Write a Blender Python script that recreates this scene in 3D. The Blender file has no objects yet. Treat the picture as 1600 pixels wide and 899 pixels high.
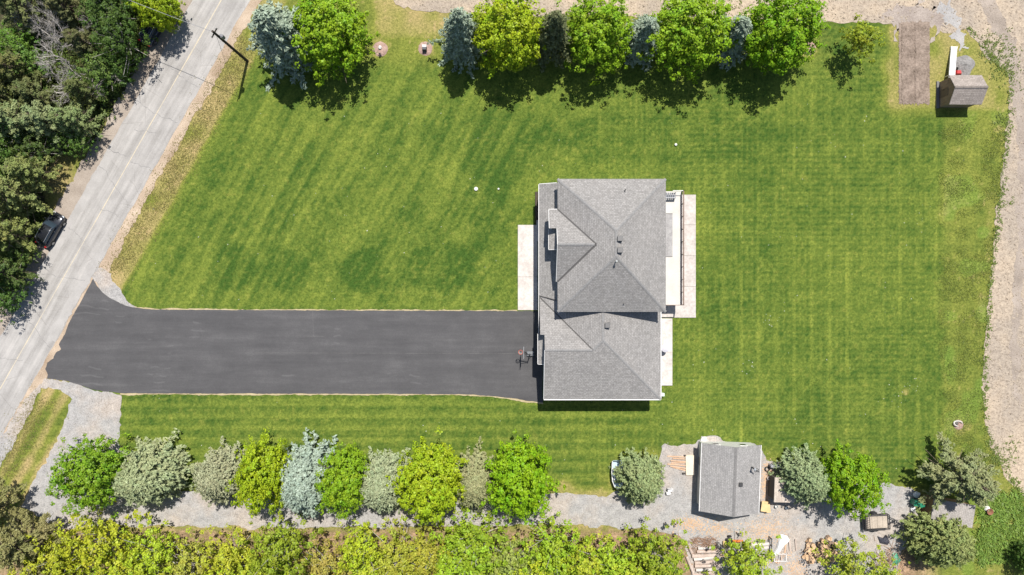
import bpy, bmesh, math, random
import numpy as np
from mathutils import Vector, Matrix, Euler
from mathutils.geometry import tessellate_polygon

# ------------------------------------------------------------------ camera, sky, sun, exposure
S = bpy.context.scene
COL = S.collection
CAM_H = 85.0          # flying height; 24 mm equivalent lens -> 128 m of ground across the frame
PPM = 12.5            # photo pixels per metre on the ground
cam_d = bpy.data.cameras.new('camera'); cam_d.sensor_width = 36; cam_d.lens = 24
cam_d.clip_end = 6000
cam = bpy.data.objects.new('camera', cam_d); cam.location = (0, 0, CAM_H); COL.objects.link(cam)
S.camera = cam
SUN_VEC = Vector((.105, .466, 1.0)).normalized()
EL = math.asin(SUN_VEC.z); AZ = math.atan2(SUN_VEC.x, SUN_VEC.y)
w = bpy.data.worlds.new('World'); S.world = w; w.use_nodes = True
nt = w.node_tree; bg = nt.nodes['Background']
sky = nt.nodes.new('ShaderNodeTexSky'); sky.sky_type = 'NISHITA'; sky.sun_disc = False
sky.sun_elevation = EL; sky.sun_rotation = AZ
nt.links.new(sky.outputs[0], bg.inputs[0]); bg.inputs[1].default_value = 0.08
sun_d = bpy.data.lights.new('sun', 'SUN'); sun_d.energy = 4.7; sun_d.angle = math.radians(.5); sun_d.color = (1, .955, .89)
sun = bpy.data.objects.new('sun', sun_d); COL.objects.link(sun)
sun.rotation_euler = SUN_VEC.to_track_quat('Z', 'Y').to_euler()
sun.location = (0, 0, 60)
S.render.engine = 'CYCLES'
S.view_settings.view_transform = 'Standard'; S.view_settings.look = 'None'
S.view_settings.exposure = 0.45; S.view_settings.gamma = 1; S.view_settings.use_curve_mapping = False

# ------------------------------------------------------------------ helpers
R = random.Random(7)
def W(px, py, z=0.0):
    f = (CAM_H - z) / CAM_H / PPM
    return Vector(((px - 800) * f, (449.5 - py) * f, z))
def P(px, py):
    v = W(px, py); return (v.x, v.y)
def node(nt, t, **k):
    n = nt.nodes.new(t)
    for a, b in k.items(): setattr(n, a, b)
    return n
def new_mat(name, rough=.8):
    m = bpy.data.materials.new(name); m.use_nodes = True
    b = m.node_tree.nodes['Principled BSDF']; b.inputs['Roughness'].default_value = rough
    return m, m.node_tree, b
def ramp(nt, fac, stops):
    r = node(nt, 'ShaderNodeValToRGB'); e = r.color_ramp.elements
    while len(e) < len(stops): e.new(.5)
    for x, (p, c) in zip(e, stops): x.position = p; x.color = (*c, 1)
    nt.links.new(fac, r.inputs[0]); return r.outputs[0]
def noise(nt, vec, scale, detail=4, rough=.6):
    n = node(nt, 'ShaderNodeTexNoise'); n.inputs['Scale'].default_value = scale
    n.inputs['Detail'].default_value = detail; n.inputs['Roughness'].default_value = rough
    nt.links.new(vec, n.inputs['Vector']); return n.outputs[0]
def mixc(nt, fac, a, b, mode='MIX'):
    m = node(nt, 'ShaderNodeMix', data_type='RGBA', blend_type=mode)
    for sock, v in ((m.inputs[0], fac), (m.inputs[6], a), (m.inputs[7], b)):
        if isinstance(v, (int, float)): sock.default_value = v
        elif isinstance(v, tuple): sock.default_value = (*v, 1)
        else: nt.links.new(v, sock)
    return m.outputs[2]
def mathn(nt, op, a, b=None):
    m = node(nt, 'ShaderNodeMath', operation=op)
    for i, v in enumerate((a, b)):
        if v is None: continue
        if isinstance(v, (int, float)): m.inputs[i].default_value = v
        else: nt.links.new(v, m.inputs[i])
    return m.outputs[0]
def bump(nt, b, h, strength=.4, dist=.05):
    n = node(nt, 'ShaderNodeBump'); n.inputs['Strength'].default_value = strength; n.inputs['Distance'].default_value = dist
    nt.links.new(h, n.inputs['Height']); nt.links.new(n.outputs[0], b.inputs['Normal'])
MATS = {}
def mottle(name, c1, c2, big=.5, fine=6, rough=.85, bs=.3, c3=None, metal=0, spec=.3):
    """two colours mixed by a broad and a fine noise in world metres"""
    if name in MATS: return MATS[name]
    m, t, b = new_mat(name, rough); g = node(t, 'ShaderNodeNewGeometry')
    n1 = noise(t, g.outputs['Position'], big, 5); n2 = noise(t, g.outputs['Position'], fine, 3, .7)
    s = mathn(t, 'ADD', mathn(t, 'MULTIPLY', n1, .5), mathn(t, 'MULTIPLY', n2, .5))
    st = [(.36, c1), (.64, c2)]
    if c3: st.append((.72, c3))
    t.links.new(ramp(t, s, st), b.inputs['Base Color'])
    b.inputs['Metallic'].default_value = metal
    b.inputs['Specular IOR Level'].default_value = spec
    if bs: bump(t, b, n2, bs, .03)
    MATS[name] = m; return m
def plain(name, c, rough=.5, metal=0, spec=.5):
    k = tuple(x * .85 for x in c)
    return mottle(name, k, c, 1.5, 14, rough, .08, None, metal, spec)

class MB:
    """collects shapes in world metres; build() links them as one mesh object"""
    def __init__(s): s.v = []; s.f = []; s.uv = {}
    def add(s, vs, fs):
        o = len(s.v); s.v += [tuple(v) for v in vs]; s.f += [tuple(i + o for i in f) for f in fs]; return s
    def box(s, x0, x1, y0, y1, z0, z1, M=None):
        vs = [Vector((x, y, z)) for z in (z0, z1) for y in (y0, y1) for x in (x0, x1)]
        if M: vs = [M @ v for v in vs]
        return s.add(vs, [(0, 2, 3, 1), (4, 5, 7, 6), (0, 1, 5, 4), (2, 6, 7, 3), (0, 4, 6, 2), (1, 3, 7, 5)])
    def cbox(s, c, d, rz=0, tilt=None, bev=0):
        M = Matrix.Translation(c) @ Matrix.Rotation(rz, 4, 'Z')
        if tilt: M = M @ Euler(tilt).to_matrix().to_4x4()
        a, b, h = d[0] / 2, d[1] / 2, d[2] / 2
        if not bev: return s.box(-a, a, -b, b, -h, h, M)
        vs = []
        for z, k in ((-h, bev), (-h + bev, 0), (h - bev, 0), (h, bev)):
            A, B = a - k, b - k
            e = bev * .9
            vs += [M @ Vector(q) for q in ((-A + e, -B, z), (A - e, -B, z), (A, -B + e, z), (A, B - e, z), (A - e, B, z), (-A + e, B, z), (-A, B - e, z), (-A, -B + e, z))]
        fs = [tuple(range(7, -1, -1)), tuple(range(24, 32))]
        for r in range(3):
            for i in range(8): fs.append((r * 8 + i, r * 8 + (i + 1) % 8, r * 8 + 8 + (i + 1) % 8, r * 8 + 8 + i))
        return s.add(vs, fs)
    def tube(s, pts, rad, n=6, cap=True):
        pts = [Vector(p) for p in pts]; rr = rad if isinstance(rad, (list, tuple)) else [rad] * len(pts)
        vs = []
        for i, p in enumerate(pts):
            d = (pts[min(i + 1, len(pts) - 1)] - pts[max(i - 1, 0)])
            if d.length < 1e-6: d = Vector((0, 0, 1))
            d.normalize(); u = d.cross(Vector((.31, .2, 1)) if abs(d.z) < .95 else Vector((1, 0, 0))).normalized(); v = d.cross(u)
            for k in range(n):
                a = 2 * math.pi * k / n; vs.append(p + (u * math.cos(a) + v * math.sin(a)) * rr[i])
        fs = []
        for i in range(len(pts) - 1):
            for k in range(n): fs.append((i * n + k, i * n + (k + 1) % n, (i + 1) * n + (k + 1) % n, (i + 1) * n + k))
        if cap: fs += [tuple(range(n - 1, -1, -1)), tuple(range((len(pts) - 1) * n, len(pts) * n))]
        return s.add(vs, fs)
    def lathe(s, c, prof, n=16, M=None):
        vs = []; c = Vector(c)
        for r, z in prof:
            for k in range(n):
                a = 2 * math.pi * k / n; q = Vector((r * math.cos(a), r * math.sin(a), z))
                vs.append(c + (M @ q if M else q))
        fs = []
        for i in range(len(prof) - 1):
            for k in range(n): fs.append((i * n + k, i * n + (k + 1) % n, (i + 1) * n + (k + 1) % n, (i + 1) * n + k))
        fs += [tuple(range(n - 1, -1, -1)), tuple(range((len(prof) - 1) * n, len(prof) * n))]
        return s.add(vs, fs)
    def prism(s, poly, z0, z1):
        n = len(poly); vs = [(x, y, z0) for x, y in poly] + [(x, y, z1) for x, y in poly]
        fs = [tuple(range(n - 1, -1, -1)), tuple(range(n, 2 * n))] + [(i, (i + 1) % n, n + (i + 1) % n, n + i) for i in range(n)]
        return s.add(vs, fs)
    def slab(s, poly3, t):
        """a sloping plate: polygon given counter-clockwise from above, thickness t downwards"""
        n = len(poly3); vs = [tuple(p) for p in poly3] + [(p[0], p[1], p[2] - t) for p in poly3]
        fs = [tuple(range(n)), tuple(range(2 * n - 1, n - 1, -1))] + [(i, n + i, n + (i + 1) % n, (i + 1) % n) for i in range(n)]
        return s.add(vs, fs)
    def build(s, name, mat, parent=None, smooth=False):
        o = Vector(parent.location) if parent else Vector((0, 0, 0))
        if parent and parent.parent: o = o + Vector(parent.parent.location)
        me = bpy.data.meshes.new(name)
        me.from_pydata([(v[0] - o.x, v[1] - o.y, v[2] - o.z) for v in s.v], [], s.f); me.validate(); me.update()
        if mat: me.materials.append(mat)
        if smooth: me.polygons.foreach_set('use_smooth', [True] * len(me.polygons))
        ob = bpy.data.objects.new(name, me); COL.objects.link(ob)
        if parent: ob.parent = parent
        return ob
def tag(o, label=None, cat=None, group=None, kind=None):
    for k, v in (('label', label), ('category', cat), ('group', group), ('kind', kind)):
        if v: o[k] = v
    return o
def thing(name, label, cat, loc, group=None, rz=0):
    o = bpy.data.objects.new(name, None); o.location = loc; o.rotation_euler.z = rz; o.empty_display_size = .3
    COL.objects.link(o); return tag(o, label, cat, group)
def copy_tree(o, parent=None):
    c = o.copy(); COL.objects.link(c)
    if parent: c.parent = parent
    for ch in list(o.children): copy_tree(ch, c)
    return c
def resample(pts, step, closed=True):
    out = []; n = len(pts)
    for i in range(n if closed else n - 1):
        a = Vector(pts[i]); b = Vector(pts[(i + 1) % n]); k = max(1, int((b - a).length / step))
        for j in range(k): out.append(a.lerp(b, j / k))
    if not closed: out.append(Vector(pts[-1]))
    return out
def chaikin(pts, it=2):
    for _ in range(it):
        q = []
        for i in range(len(pts)):
            a = Vector(pts[i]); b = Vector(pts[(i + 1) % len(pts)]); q += [a.lerp(b, .25), a.lerp(b, .75)]
        pts = q
    return pts
def sheet(name, pts, z, mat, jit=.0, step=.4, smooth=0, kind='structure', parent=None, thick=0, seed=1):
    """a ground sheet; the outline is given in photo pixels on the ground, its edge made ragged by jit metres"""
    rr = random.Random(seed); q = [Vector(P(*p)) for p in pts]
    if smooth: q = chaikin(q, smooth)
    if jit:
        q = resample(q, step)
        lo = [rr.gauss(0, 1) for _ in q]
        lo2 = [(lo[i - 2] + lo[i - 1] + lo[i] + lo[(i + 1) % len(lo)]) / 2.5 for i in range(len(lo))]
        q = [p + Vector((rr.gauss(0, jit * .5) + lo2[i] * jit, rr.gauss(0, jit * .5) + lo2[i - 1] * jit)) for i, p in enumerate(q)]
    tri = tessellate_polygon([[Vector((p.x, p.y, 0)) for p in q]])
    me = bpy.data.meshes.new(name)
    if thick:
        n = len(q); vs = [(p.x, p.y, z) for p in q] + [(p.x, p.y, z - thick) for p in q]
        fs = [tuple(t) for t in tri] + [(i, (i + 1) % n, n + (i + 1) % n, n + i) for i in range(n)]
        me.from_pydata(vs, [], fs)
    else:
        me.from_pydata([(p.x, p.y, z) for p in q], [], [tuple(t) for t in tri])
    bm = bmesh.new(); bm.from_mesh(me)
    for f in bm.faces:
        if abs(f.normal.z) > .5 and f.normal.z < 0: f.normal_flip()
    bm.to_mesh(me); bm.free()
    me.materials.append(mat)
    o = bpy.data.objects.new(name, me); COL.objects.link(o)
    if parent: o.parent = parent
    elif kind: o['kind'] = kind
    return o

# ------------------------------------------------------------------ numpy value noise for the grass
def vnoise(x, y, scale, seed):
    x = np.asarray(x) / scale; y = np.asarray(y) / scale
    xi = np.floor(x).astype(np.int64); yi = np.floor(y).astype(np.int64); fx = x - xi; fy = y - yi
    def h(a, b):
        n = (a * 374761393 + b * 668265263 + seed * 974711) & 0x7fffffff
        n = ((n ^ (n >> 13)) * 1274126177) & 0x7fffffff
        return ((n ^ (n >> 16)) & 0xffff) / 65535.0
    fx = fx * fx * (3 - 2 * fx); fy = fy * fy * (3 - 2 * fy)
    return (h(xi, yi) * (1 - fx) + h(xi + 1, yi) * fx) * (1 - fy) + (h(xi, yi + 1) * (1 - fx) + h(xi + 1, yi + 1) * fx) * fy
def sm(a, b, x): 
    t = np.clip((x - a) / (b - a), 0, 1); return t * t * (3 - 2 * t)
def inpoly(x, y, poly):
    c = np.zeros(x.shape, bool); n = len(poly)
    for i in range(n):
        x0, y0 = poly[i]; x1, y1 = poly[i - 1]
        k = ((y0 > y) != (y1 > y)) & (x < (x1 - x0) * (y - y0) / (y1 - y0 + 1e-9) + x0); c ^= k
    return c

# ------------------------------------------------------------------ ground
FIELD = [(600, -300), (608, -4), (622, 6), (640, 12), (664, 20), (740, 22), (900, 26), (1100, 28), (1180, 32), (1270, 37), (1330, 38), (1386, 38), (1400, 36), (1456, 38), (1470, 52), (1490, 56), (1507, 46),
         (1520, 62), (1535, 82), (1556, 104), (1575, 118), (1573, 150), (1568, 225), (1562, 280), (1554, 340), (1546, 420), (1538, 500), (1534, 580), (1535, 650), (1541, 690), (1560, 728), (1585, 762), (1606, 790), (1900, 1100), (2100, 900), (2100, -300)]
LAWN = [(403, -40), (395, 0), (440, 20), (600, 8), (664, 22), (1270, 38), (1395, 38), (1470, 60), (1505, 50), (1575, 120), (1566, 250), (1536, 500), (1536, 660), (1560, 730), (1520, 760), (1420, 765),
        (1368, 756), (1290, 735), (1200, 718), (1175, 694), (1040, 692), (1030, 722), (1028, 760), (950, 776), (290, 772), (280, 700), (190, 690), (188, 612), (400, 614), (840, 640), (840, 486), (210, 483), (195, 470), (180, 440), (205, 390), (290, 240), (396, 40)]
def paint(px, py):
    """base colour of the grass at a photo pixel on the ground: mowing, drought, worn and bare places"""
    n = px.shape
    v60 = vnoise(px, py, 70, 1); v25 = vnoise(px, py, 26, 2); v9 = vnoise(px, py, 9, 3); v4 = vnoise(px, py, 4.3, 4); v3 = vnoise(px, py, 3, 14)
    s = .869 * px + .495 * py          # across the road direction
    left = sm(900, 780, px + (py - 200) * .25) * sm(500, 470, py)
    right = sm(860, 960, px + (py - 200) * .25)
    low = sm(600, 625, py) * sm(1060, 1000, px)
    t = .41 + .24 * (v60 - .5) + .20 * (v25 - .5) + .18 * (v9 - .5) + .30 * (v4 - .5) + .42 * (v3 - .5)
    ph = 5 * vnoise(px, py, 160, 5)
    t += left * (.08 * np.tanh(3 * np.sin(s / 68 * 6.283 + ph)) + .15 * np.tanh(3 * np.sin(s / 27 * 6.283 + 1.3 * ph)) * vnoise(px, py, 90, 61) + .15 * np.sin(s / 12.5 * 6.283) * vnoise(px, py, 55, 62) + .02)
    ln = np.maximum(0, np.sin(px / 27.5 * 6.283 + 1.2)) ** 5
    inn = sm(1080, 1140, px) * sm(1480, 1455, px)
    t += right * (.55 * ln * vnoise(px, py, 40, 6) ** 1.5 * (.3 + .7 * inn) + .12 * np.sin(px / 8.2 * 6.283 + v25) * vnoise(px, py, 45, 21) + .15 * np.sin(py / 8.6 * 6.283 + v25) * vnoise(px, py, 60, 22) + .035 * np.tanh(2 * np.sin(py / 34 * 6.283 + ph)) - .05 * inn + .10 * (1 - sm(1085, 1120, px)) * sm(1040, 1060, px))
    t += low * (.15 * np.tanh(2 * np.sin(py / 19 * 6.283 + v60)) + .08 * np.sin(py / 9 * 6.283))
    # darker rounds where the ground stays moist, paler last passes along the drive
    for cx, cy, rx, ry, a in ((365, 418, 34, 36, .30), (455, 424, 34, 34, .27), (570, 424, 40, 34, .30), (695, 420, 58, 38, .26), (800, 230, 90, 60, .14), (1040, 215, 200, 45, .18), (760, 330, 40, 60, .14), (430, 250, 60, 60, .08), (1160, 470, 120, 120, .06)):
        d = ((px - cx) / rx) ** 2 + ((py - cy) / ry) ** 2; t -= a * sm(1.3, .5, d + .5 * (v25 - .5))
    t += .13 * sm(452, 462, py) * sm(484, 478, py) * sm(200, 240, px) * sm(810, 790, px) * (.5 + .8 * np.maximum(0, np.sin(py / 8 * 6.283)))
    # soft pale arcs where the mower turned round the house
    for k in range(3):
        d = np.abs(np.hypot(px - 1010, (py - 330) * 1.1) - (150 + 46 * k)); t += .13 * sm(13, 3, d) * sm(300, 240, py) * sm(830, 870, px) * sm(1010, 960, px)
    dark = np.array((.039, .083, .012)); lite = np.array((.172, .212, .033))
    t = np.clip(t, 0, 1.15)[..., None]
    c = dark * (1 - t) + lite * t
    # drought: straw coloured and yellow green
    dry = np.zeros(n)
    dry = np.maximum(dry, sm(400, 388, s + 10 * (v25 - .5)) * .85 * (.45 + .75 * v25))
    dry = np.maximum(dry, .45 * sm(396, 391, s) * sm(386, 391, s))
    dry = np.maximum(dry, sm(95, 40, py + 14 * (v25 - .5)) * sm(560, 600, px) * sm(720, 690, px) * (.55 + .4 * v25))
    dry = np.maximum(dry, sm(115, 85, py + 14 * (v25 - .5)) * sm(395, 420, px) * sm(1300, 1250, px) * .35)
    dry = np.maximum(dry, sm(1372, 1392, px + 10 * (v25 - .5)) * sm(190, 165, py) * (.45 + .35 * v25))
    dry = np.maximum(dry, sm(1462, 1480, px + 18 * (v25 - .5)) * sm(150, 200, py) * (.16 + .42 * v60 * v25 + .16 * v9))
    dry = np.maximum(dry, sm(1525, 1540, px + 10 * (v25 - .5) - (py < 300) * 20) * .5)
    dry = np.maximum(dry, sm(742, 770, py + 24 * (v25 - .5)) * sm(1500, 1440, px) * (.4 + .5 * v25))
    dry = np.maximum(dry, sm(690, 735, py + 10 * (v25 - .5)) * sm(1250, 1200, px) * sm(1020, 1060, px) * .4)
    for cx, cy, r in ((1495, 662, 22), (1412, 612, 5), (1005, 770, 60), (595, 78, 18), (664, 78, 18), (1262, 77, 16)):
        dry = np.maximum(dry, .6 * sm(1.4, .5, np.hypot(px - cx, py - cy) / r + .6 * (v9 - .5)))
    lowleft = inpoly(px, py, [(-60, 720), (70, 600), (118, 610), (112, 660), (40, 800), (-60, 900)])
    dry = np.where(lowleft, .35 + .5 * v25 + .25 * np.sin(s / 26 * 6.283), dry)
    # faint straw speckle everywhere
    dry = np.clip(dry + .30 * sm(.76, .95, v4) * (.3 + v25), 0, 1)
    st = np.array((.330, .255, .115)); yel = np.array((.225, .225, .045))
    q = np.clip(dry * 1.6, 0, 1)[..., None] * .85; c = c * (1 - q) + (c * .25 + yel * .75) * q
    q = np.clip(dry * 1.9 - .9, 0, 1)[..., None]; c = c * (1 - q) + st * q
    # lusher, unmown patches at the east margin
    lush = sm(1465, 1480, px) * sm(150, 200, py) * sm(.62, .8, v25)
    c = c * (1 - .5 * lush[..., None]) + np.array((.115, .20, .03)) * .5 * lush[..., None]
    # woodland floor, west of the road and south of the lane
    wl = sm(246, 236, s + 10 * (v9 - .5)); gr = inpoly(px, py, [(60, 262), (140, 218), (150, 240), (96, 326), (78, 330)])
    fl = np.array((.060, .052, .030)) * (.6 + .8 * v9[..., None]); fl = fl * (1 - .5 * v25[..., None]) + np.array((.05, .085, .02)) * .5 * v25[..., None]
    wl = np.where(gr, .15, wl)[..., None]; c = c * (1 - wl) + fl * wl
    ws = (sm(818, 836, py + 8 * (v9 - .5)) * sm(1480, 1420, px))[..., None]
    li = np.array((.30, .205, .125)) * (.55 + .6 * v9[..., None] * (.5 + v4[..., None])); li = li * (1 - .5 * v25[..., None] ** 2) + np.array((.16, .17, .045)) * .5 * v25[..., None] ** 2
    c = c * (1 - ws) + li * ws
    return c
def grid_ground():
    st = .22; x = np.arange(-84, 84.01, st); y = np.arange(-52, 52.01, st)
    X, Y = np.meshgrid(x, y); px = 800 + X * PPM; py = 449.5 - Y * PPM
    c = paint(px, py)
    Z = .03 * (vnoise(px, py, 60, 31) - .5) + .02 * (vnoise(px, py, 9, 32) - .5) - .02
    nx, ny = len(x), len(y); idx = np.arange(nx * ny).reshape(ny, nx)
    F = np.stack([idx[:-1, :-1], idx[:-1, 1:], idx[1:, 1:], idx[1:, :-1]], -1).reshape(-1, 4)
    inl = inpoly((px[:-1, :-1] + 3), (py[:-1, :-1] - 3), LAWN).reshape(-1)
    V = np.stack([X, Y, Z], -1).reshape(-1, 3); C = np.concatenate([c, np.ones(c.shape[:2] + (1,))], -1).reshape(-1, 4)
    m, t, b = new_mat('grass', .95); at = node(t, 'ShaderNodeAttribute', attribute_name='tint'); g = node(t, 'ShaderNodeNewGeometry')
    n1 = noise(t, g.outputs['Position'], 3.6, 4, .8); n2 = noise(t, g.outputs['Position'], 14, 2, .7)
    k = mathn(t, 'ADD', mathn(t, 'MULTIPLY', n1, .85), mathn(t, 'MULTIPLY', n2, .55))
    col = mixc(t, 1, at.outputs[0], ramp(t, k, [(.52, (.50, .54, .48)), (.70, (1.0, 1.0, 1.0)), (.88, (1.62, 1.48, 1.70))]), 'MULTIPLY')
    t.links.new(col, b.inputs['Base Color']); b.inputs['Specular IOR Level'].default_value = .15
    bump(t, b, k, .55, .06)
    for name, mask in (('lawn', inl), ('ground', ~inl)):
        f = F[mask]; used = np.unique(f); mp = np.full(len(V), -1); mp[used] = np.arange(len(used))
        me = bpy.data.meshes.new(name); v = V[used]; f = mp[f]
        me.vertices.add(len(v)); me.vertices.foreach_set('co', v.ravel())
        me.loops.add(f.size); me.loops.foreach_set('vertex_index', f.ravel().astype(np.int32))
        me.polygons.add(len(f)); me.polygons.foreach_set('loop_start', np.arange(0, f.size, 4, dtype=np.int32))
        me.update(calc_edges=True)
        a = me.color_attributes.new('tint', 'FLOAT_COLOR', 'POINT'); a.data.foreach_set('color', C[used].ravel().astype(np.float32))
        me.polygons.foreach_set('use_smooth', [True] * len(f)); me.materials.append(m)
        o = bpy.data.objects.new(name, me); COL.objects.link(o); o['kind'] = 'structure'
grid_ground()
far = MB().add([(-3000, -3000, -.12), (3000, -3000, -.12), (3000, 3000, -.12), (-3000, 3000, -.12)], [(0, 1, 2, 3)]).build('terrain', mottle('meadow', (.07, .11, .025), (.16, .17, .05), .02, 3)); far['kind'] = 'structure'

# --- ploughed field with crop residue
m, t, b = new_mat('field_soil', .95); g = node(t, 'ShaderNodeNewGeometry')
n0 = noise(t, g.outputs['Position'], .12, 4); n1 = noise(t, g.outputs['Position'], 2.2, 5, .7); n2 = noise(t, g.outputs['Position'], 4.5, 4, .8)
wv = node(t, 'ShaderNodeTexWave', bands_direction='Y'); wv.inputs['Scale'].default_value = .42; wv.inputs['Distortion'].default_value = 2.5; wv.inputs['Detail'].default_value = 3
t.links.new(g.outputs['Position'], wv.inputs['Vector'])
k = mathn(t, 'ADD', mathn(t, 'ADD', mathn(t, 'MULTIPLY', n1, .45), mathn(t, 'MULTIPLY', n2, .55)), mathn(t, 'MULTIPLY', n0, .06))
ca = ramp(t, k, [(.38, (.14, .107, .082)), (.52, (.32, .268, .213)), (.70, (.46, .385, .295))])
cb = ramp(t, k, [(.38, (.18, .128, .08)), (.52, (.405, .325, .24)), (.70, (.56, .46, .335))])
t.links.new(mixc(t, ramp(t, n0, [(.42, (0, 0, 0)), (.58, (1, 1, 1))]), ca, cb), b.inputs['Base Color']); bump(t, b, k, .8, .08)
sheet('field', FIELD, .012, m, .16, .5, seed=3)
TRK = mottle('field_track', (.20, .165, .135), (.40, .34, .285), .35, 7, .95, .6)
sheet('field_track', [(1597, 150), (1606, 260), (1600, 380), (1594, 480), (1591, 560), (1594, 640), (1586, 640), (1577, 560), (1578, 470), (1584, 380), (1590, 260), (1580, 160), (1566, 90), (1540, 40), (1500, -30), (1540, -30), (1572, 40), (1590, 100)], .0165, TRK, .22, .4, 2, seed=23)
rr = np.random.default_rng(5)
def scatter_in(poly_px, n, lim=None):
    xs = [p[0] for p in poly_px]; ys = [p[1] for p in poly_px]
    lo = (max(min(xs), -60), max(min(ys), -60)); hi = (min(max(xs), 1680), min(max(ys), 980))
    q = rr.random((n, 2)) * (np.array(hi) - lo) + lo
    return q[inpoly(q[:, 0], q[:, 1], poly_px)]
def clods(name, pts, size, mat, kind='stuff', flat=.6, z=.01):
    base = np.array([(1, 0, 0), (0, 1, 0), (-1, 0, 0), (0, -1, 0), (0, 0, 1), (0, 0, -.3)], float)
    F = np.array([(0, 1, 4), (1, 2, 4), (2, 3, 4), (3, 0, 4)])
    N = len(pts); a = rr.random(N) * 6.28; sz = size * (.4 + rr.random(N) ** 2 * 1.4)
    Vv = np.repeat(base[None], N, 0) * (.7 + .6 * rr.random((N, 6, 1)))
    Vv[:, :, 2] *= flat; ca_, sa_ = np.cos(a)[:, None], np.sin(a)[:, None]
    x = Vv[:, :, 0] * ca_ - Vv[:, :, 1] * sa_ * .6; y = Vv[:, :, 0] * sa_ + Vv[:, :, 1] * ca_ * .6
    X = (pts[:, 0] - 800) / PPM; Y = (449.5 - pts[:, 1]) / PPM
    V = np.stack([x * sz[:, None] + X[:, None], y * sz[:, None] + Y[:, None], Vv[:, :, 2] * sz[:, None] + z], -1).reshape(-1, 3)
    f = (F[None] + (np.arange(N) * 6)[:, None, None]).reshape(-1, 3)
    me = bpy.data.meshes.new(name); me.from_pydata(V.tolist(), [], f.tolist()); me.materials.append(mat)
    o = bpy.data.objects.new(name, me); COL.objects.link(o); o['kind'] = kind; return o
FV = [p for p in FIELD if -100 < p[0]]
tag(clods('soil_clods', scatter_in(FIELD, 70000), .10, mottle('clod', (.20, .16, .125), (.56, .47, .36), 1.5, 5)), 'small clods and straw stubble lying on the tilled field', 'soil')

# --- gravel drive and yard
m, t, b = new_mat('gravel', .95); g = node(t, 'ShaderNodeNewGeometry')
n0 = noise(t, g.outputs['Position'], .16, 5, .6); n1 = noise(t, g.outputs['Position'], 1.3, 5, .7); n2 = noise(t, g.outputs['Position'], 6, 3, .8)
k = mathn(t, 'ADD', mathn(t, 'MULTIPLY', n1, .4), mathn(t, 'MULTIPLY', n2, .6))
ca = ramp(t, k, [(.36, (.19, .183, .178)), (.52, (.325, .315, .303)), (.68, (.46, .443, .425))])
cb = ramp(t, k, [(.36, (.22, .185, .155)), (.52, (.385, .335, .29)), (.68, (.54, .47, .40))])
t.links.new(mixc(t, ramp(t, n0, [(.44, (0, 0, 0)), (.60, (.9, .9, .9))]), ca, cb), b.inputs['Base Color']); bump(t, b, k, .6, .04)
GRAVEL = m
GR = [(76, 590), (100, 592), (120, 598), (150, 609), (191, 617), (190, 650), (189, 690), (195, 705), (250, 740), (284, 768), (330, 772), (440, 770), (600, 770), (800, 768), (900, 770), (946, 774), (960, 768), (1020, 772), (1032, 740), (1030, 720), (1032, 698), (1040, 691), (1058, 695), (1080, 696), (1090, 688), (1096, 681), (1120, 681), (1128, 692),
      (1176, 694), (1188, 704), (1198, 717), (1226, 722), (1280, 745), (1366, 756), (1385, 752), (1420, 764), (1435, 775), (1440, 830), (1405, 860), (1396, 930), (1080, 930), (1072, 850), (1052, 834), (1000, 824), (900, 819), (700, 821), (500, 823), (330, 822), (200, 820), (130, 822), (95, 826), (66, 806), (38, 788), (48, 764), (81, 708), (97, 675), (110, 640), (116, 622), (100, 612), (80, 606), (66, 606), (52, 640), (20, 700), (-40, 800), (-60, 790), (0, 690), (40, 625)]
sheet('gravel_drive', GR, .016, GRAVEL, .13, .35, seed=5)
clodg = mottle('pebble', (.30, .29, .28), (.56, .54, .52), 1, 9)
tag(clods('loose_gravel', scatter_in(GR, 22000), .045, clodg, z=.018), 'loose pebbles scattered over the gravel drive', 'gravel')
# gravel apron in the north-west corner of the drive, and the path behind the small shed
sheet('gravel_apron', [(146, 430), (156, 420), (176, 428), (182, 446), (196, 462), (206, 478), (222, 486), (190, 482), (160, 462)], .017, GRAVEL, .1, .3, seed=8)
sheet('gravel_path', [(1462, 10), (1486, 10), (1500, 32), (1505, 58), (1503, 84), (1495, 84), (1492, 62), (1480, 38)], .0185, mottle('path_gravel', (.24, .235, .23), (.42, .40, .38), .4, 5, .95, .5), .3, .22, seed=9)
# wood chips and sawdust on the yard
CH = mottle('sawdust', (.42, .27, .16), (.62, .45, .30), .8, 10, .95, .4)
for i, (cx, cy, sx_, sy_, n_) in enumerate(((1196, 758, 4.5, 20, 1100), (1077, 817, 14, 6, 900), (1195, 828, 18, 10, 1000), (1243, 893, 9, 14, 900), (1120, 826, 16, 5, 400))):
    q = np.stack([rr.normal(cx, sx_, n_), rr.normal(cy, sy_, n_)], 1)
    tag(clods('wood_chips', q, .07, CH, z=.018, flat=.3), ['orange wood chips between the workshop and the lean-to', 'orange sawdust at the south-west corner of the workshop', 'sawdust spread between the workshop and the lattice frames', 'sawdust beside the heap of firewood rounds', 'thin sawdust in front of the log pile'][i], 'sawdust')

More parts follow.
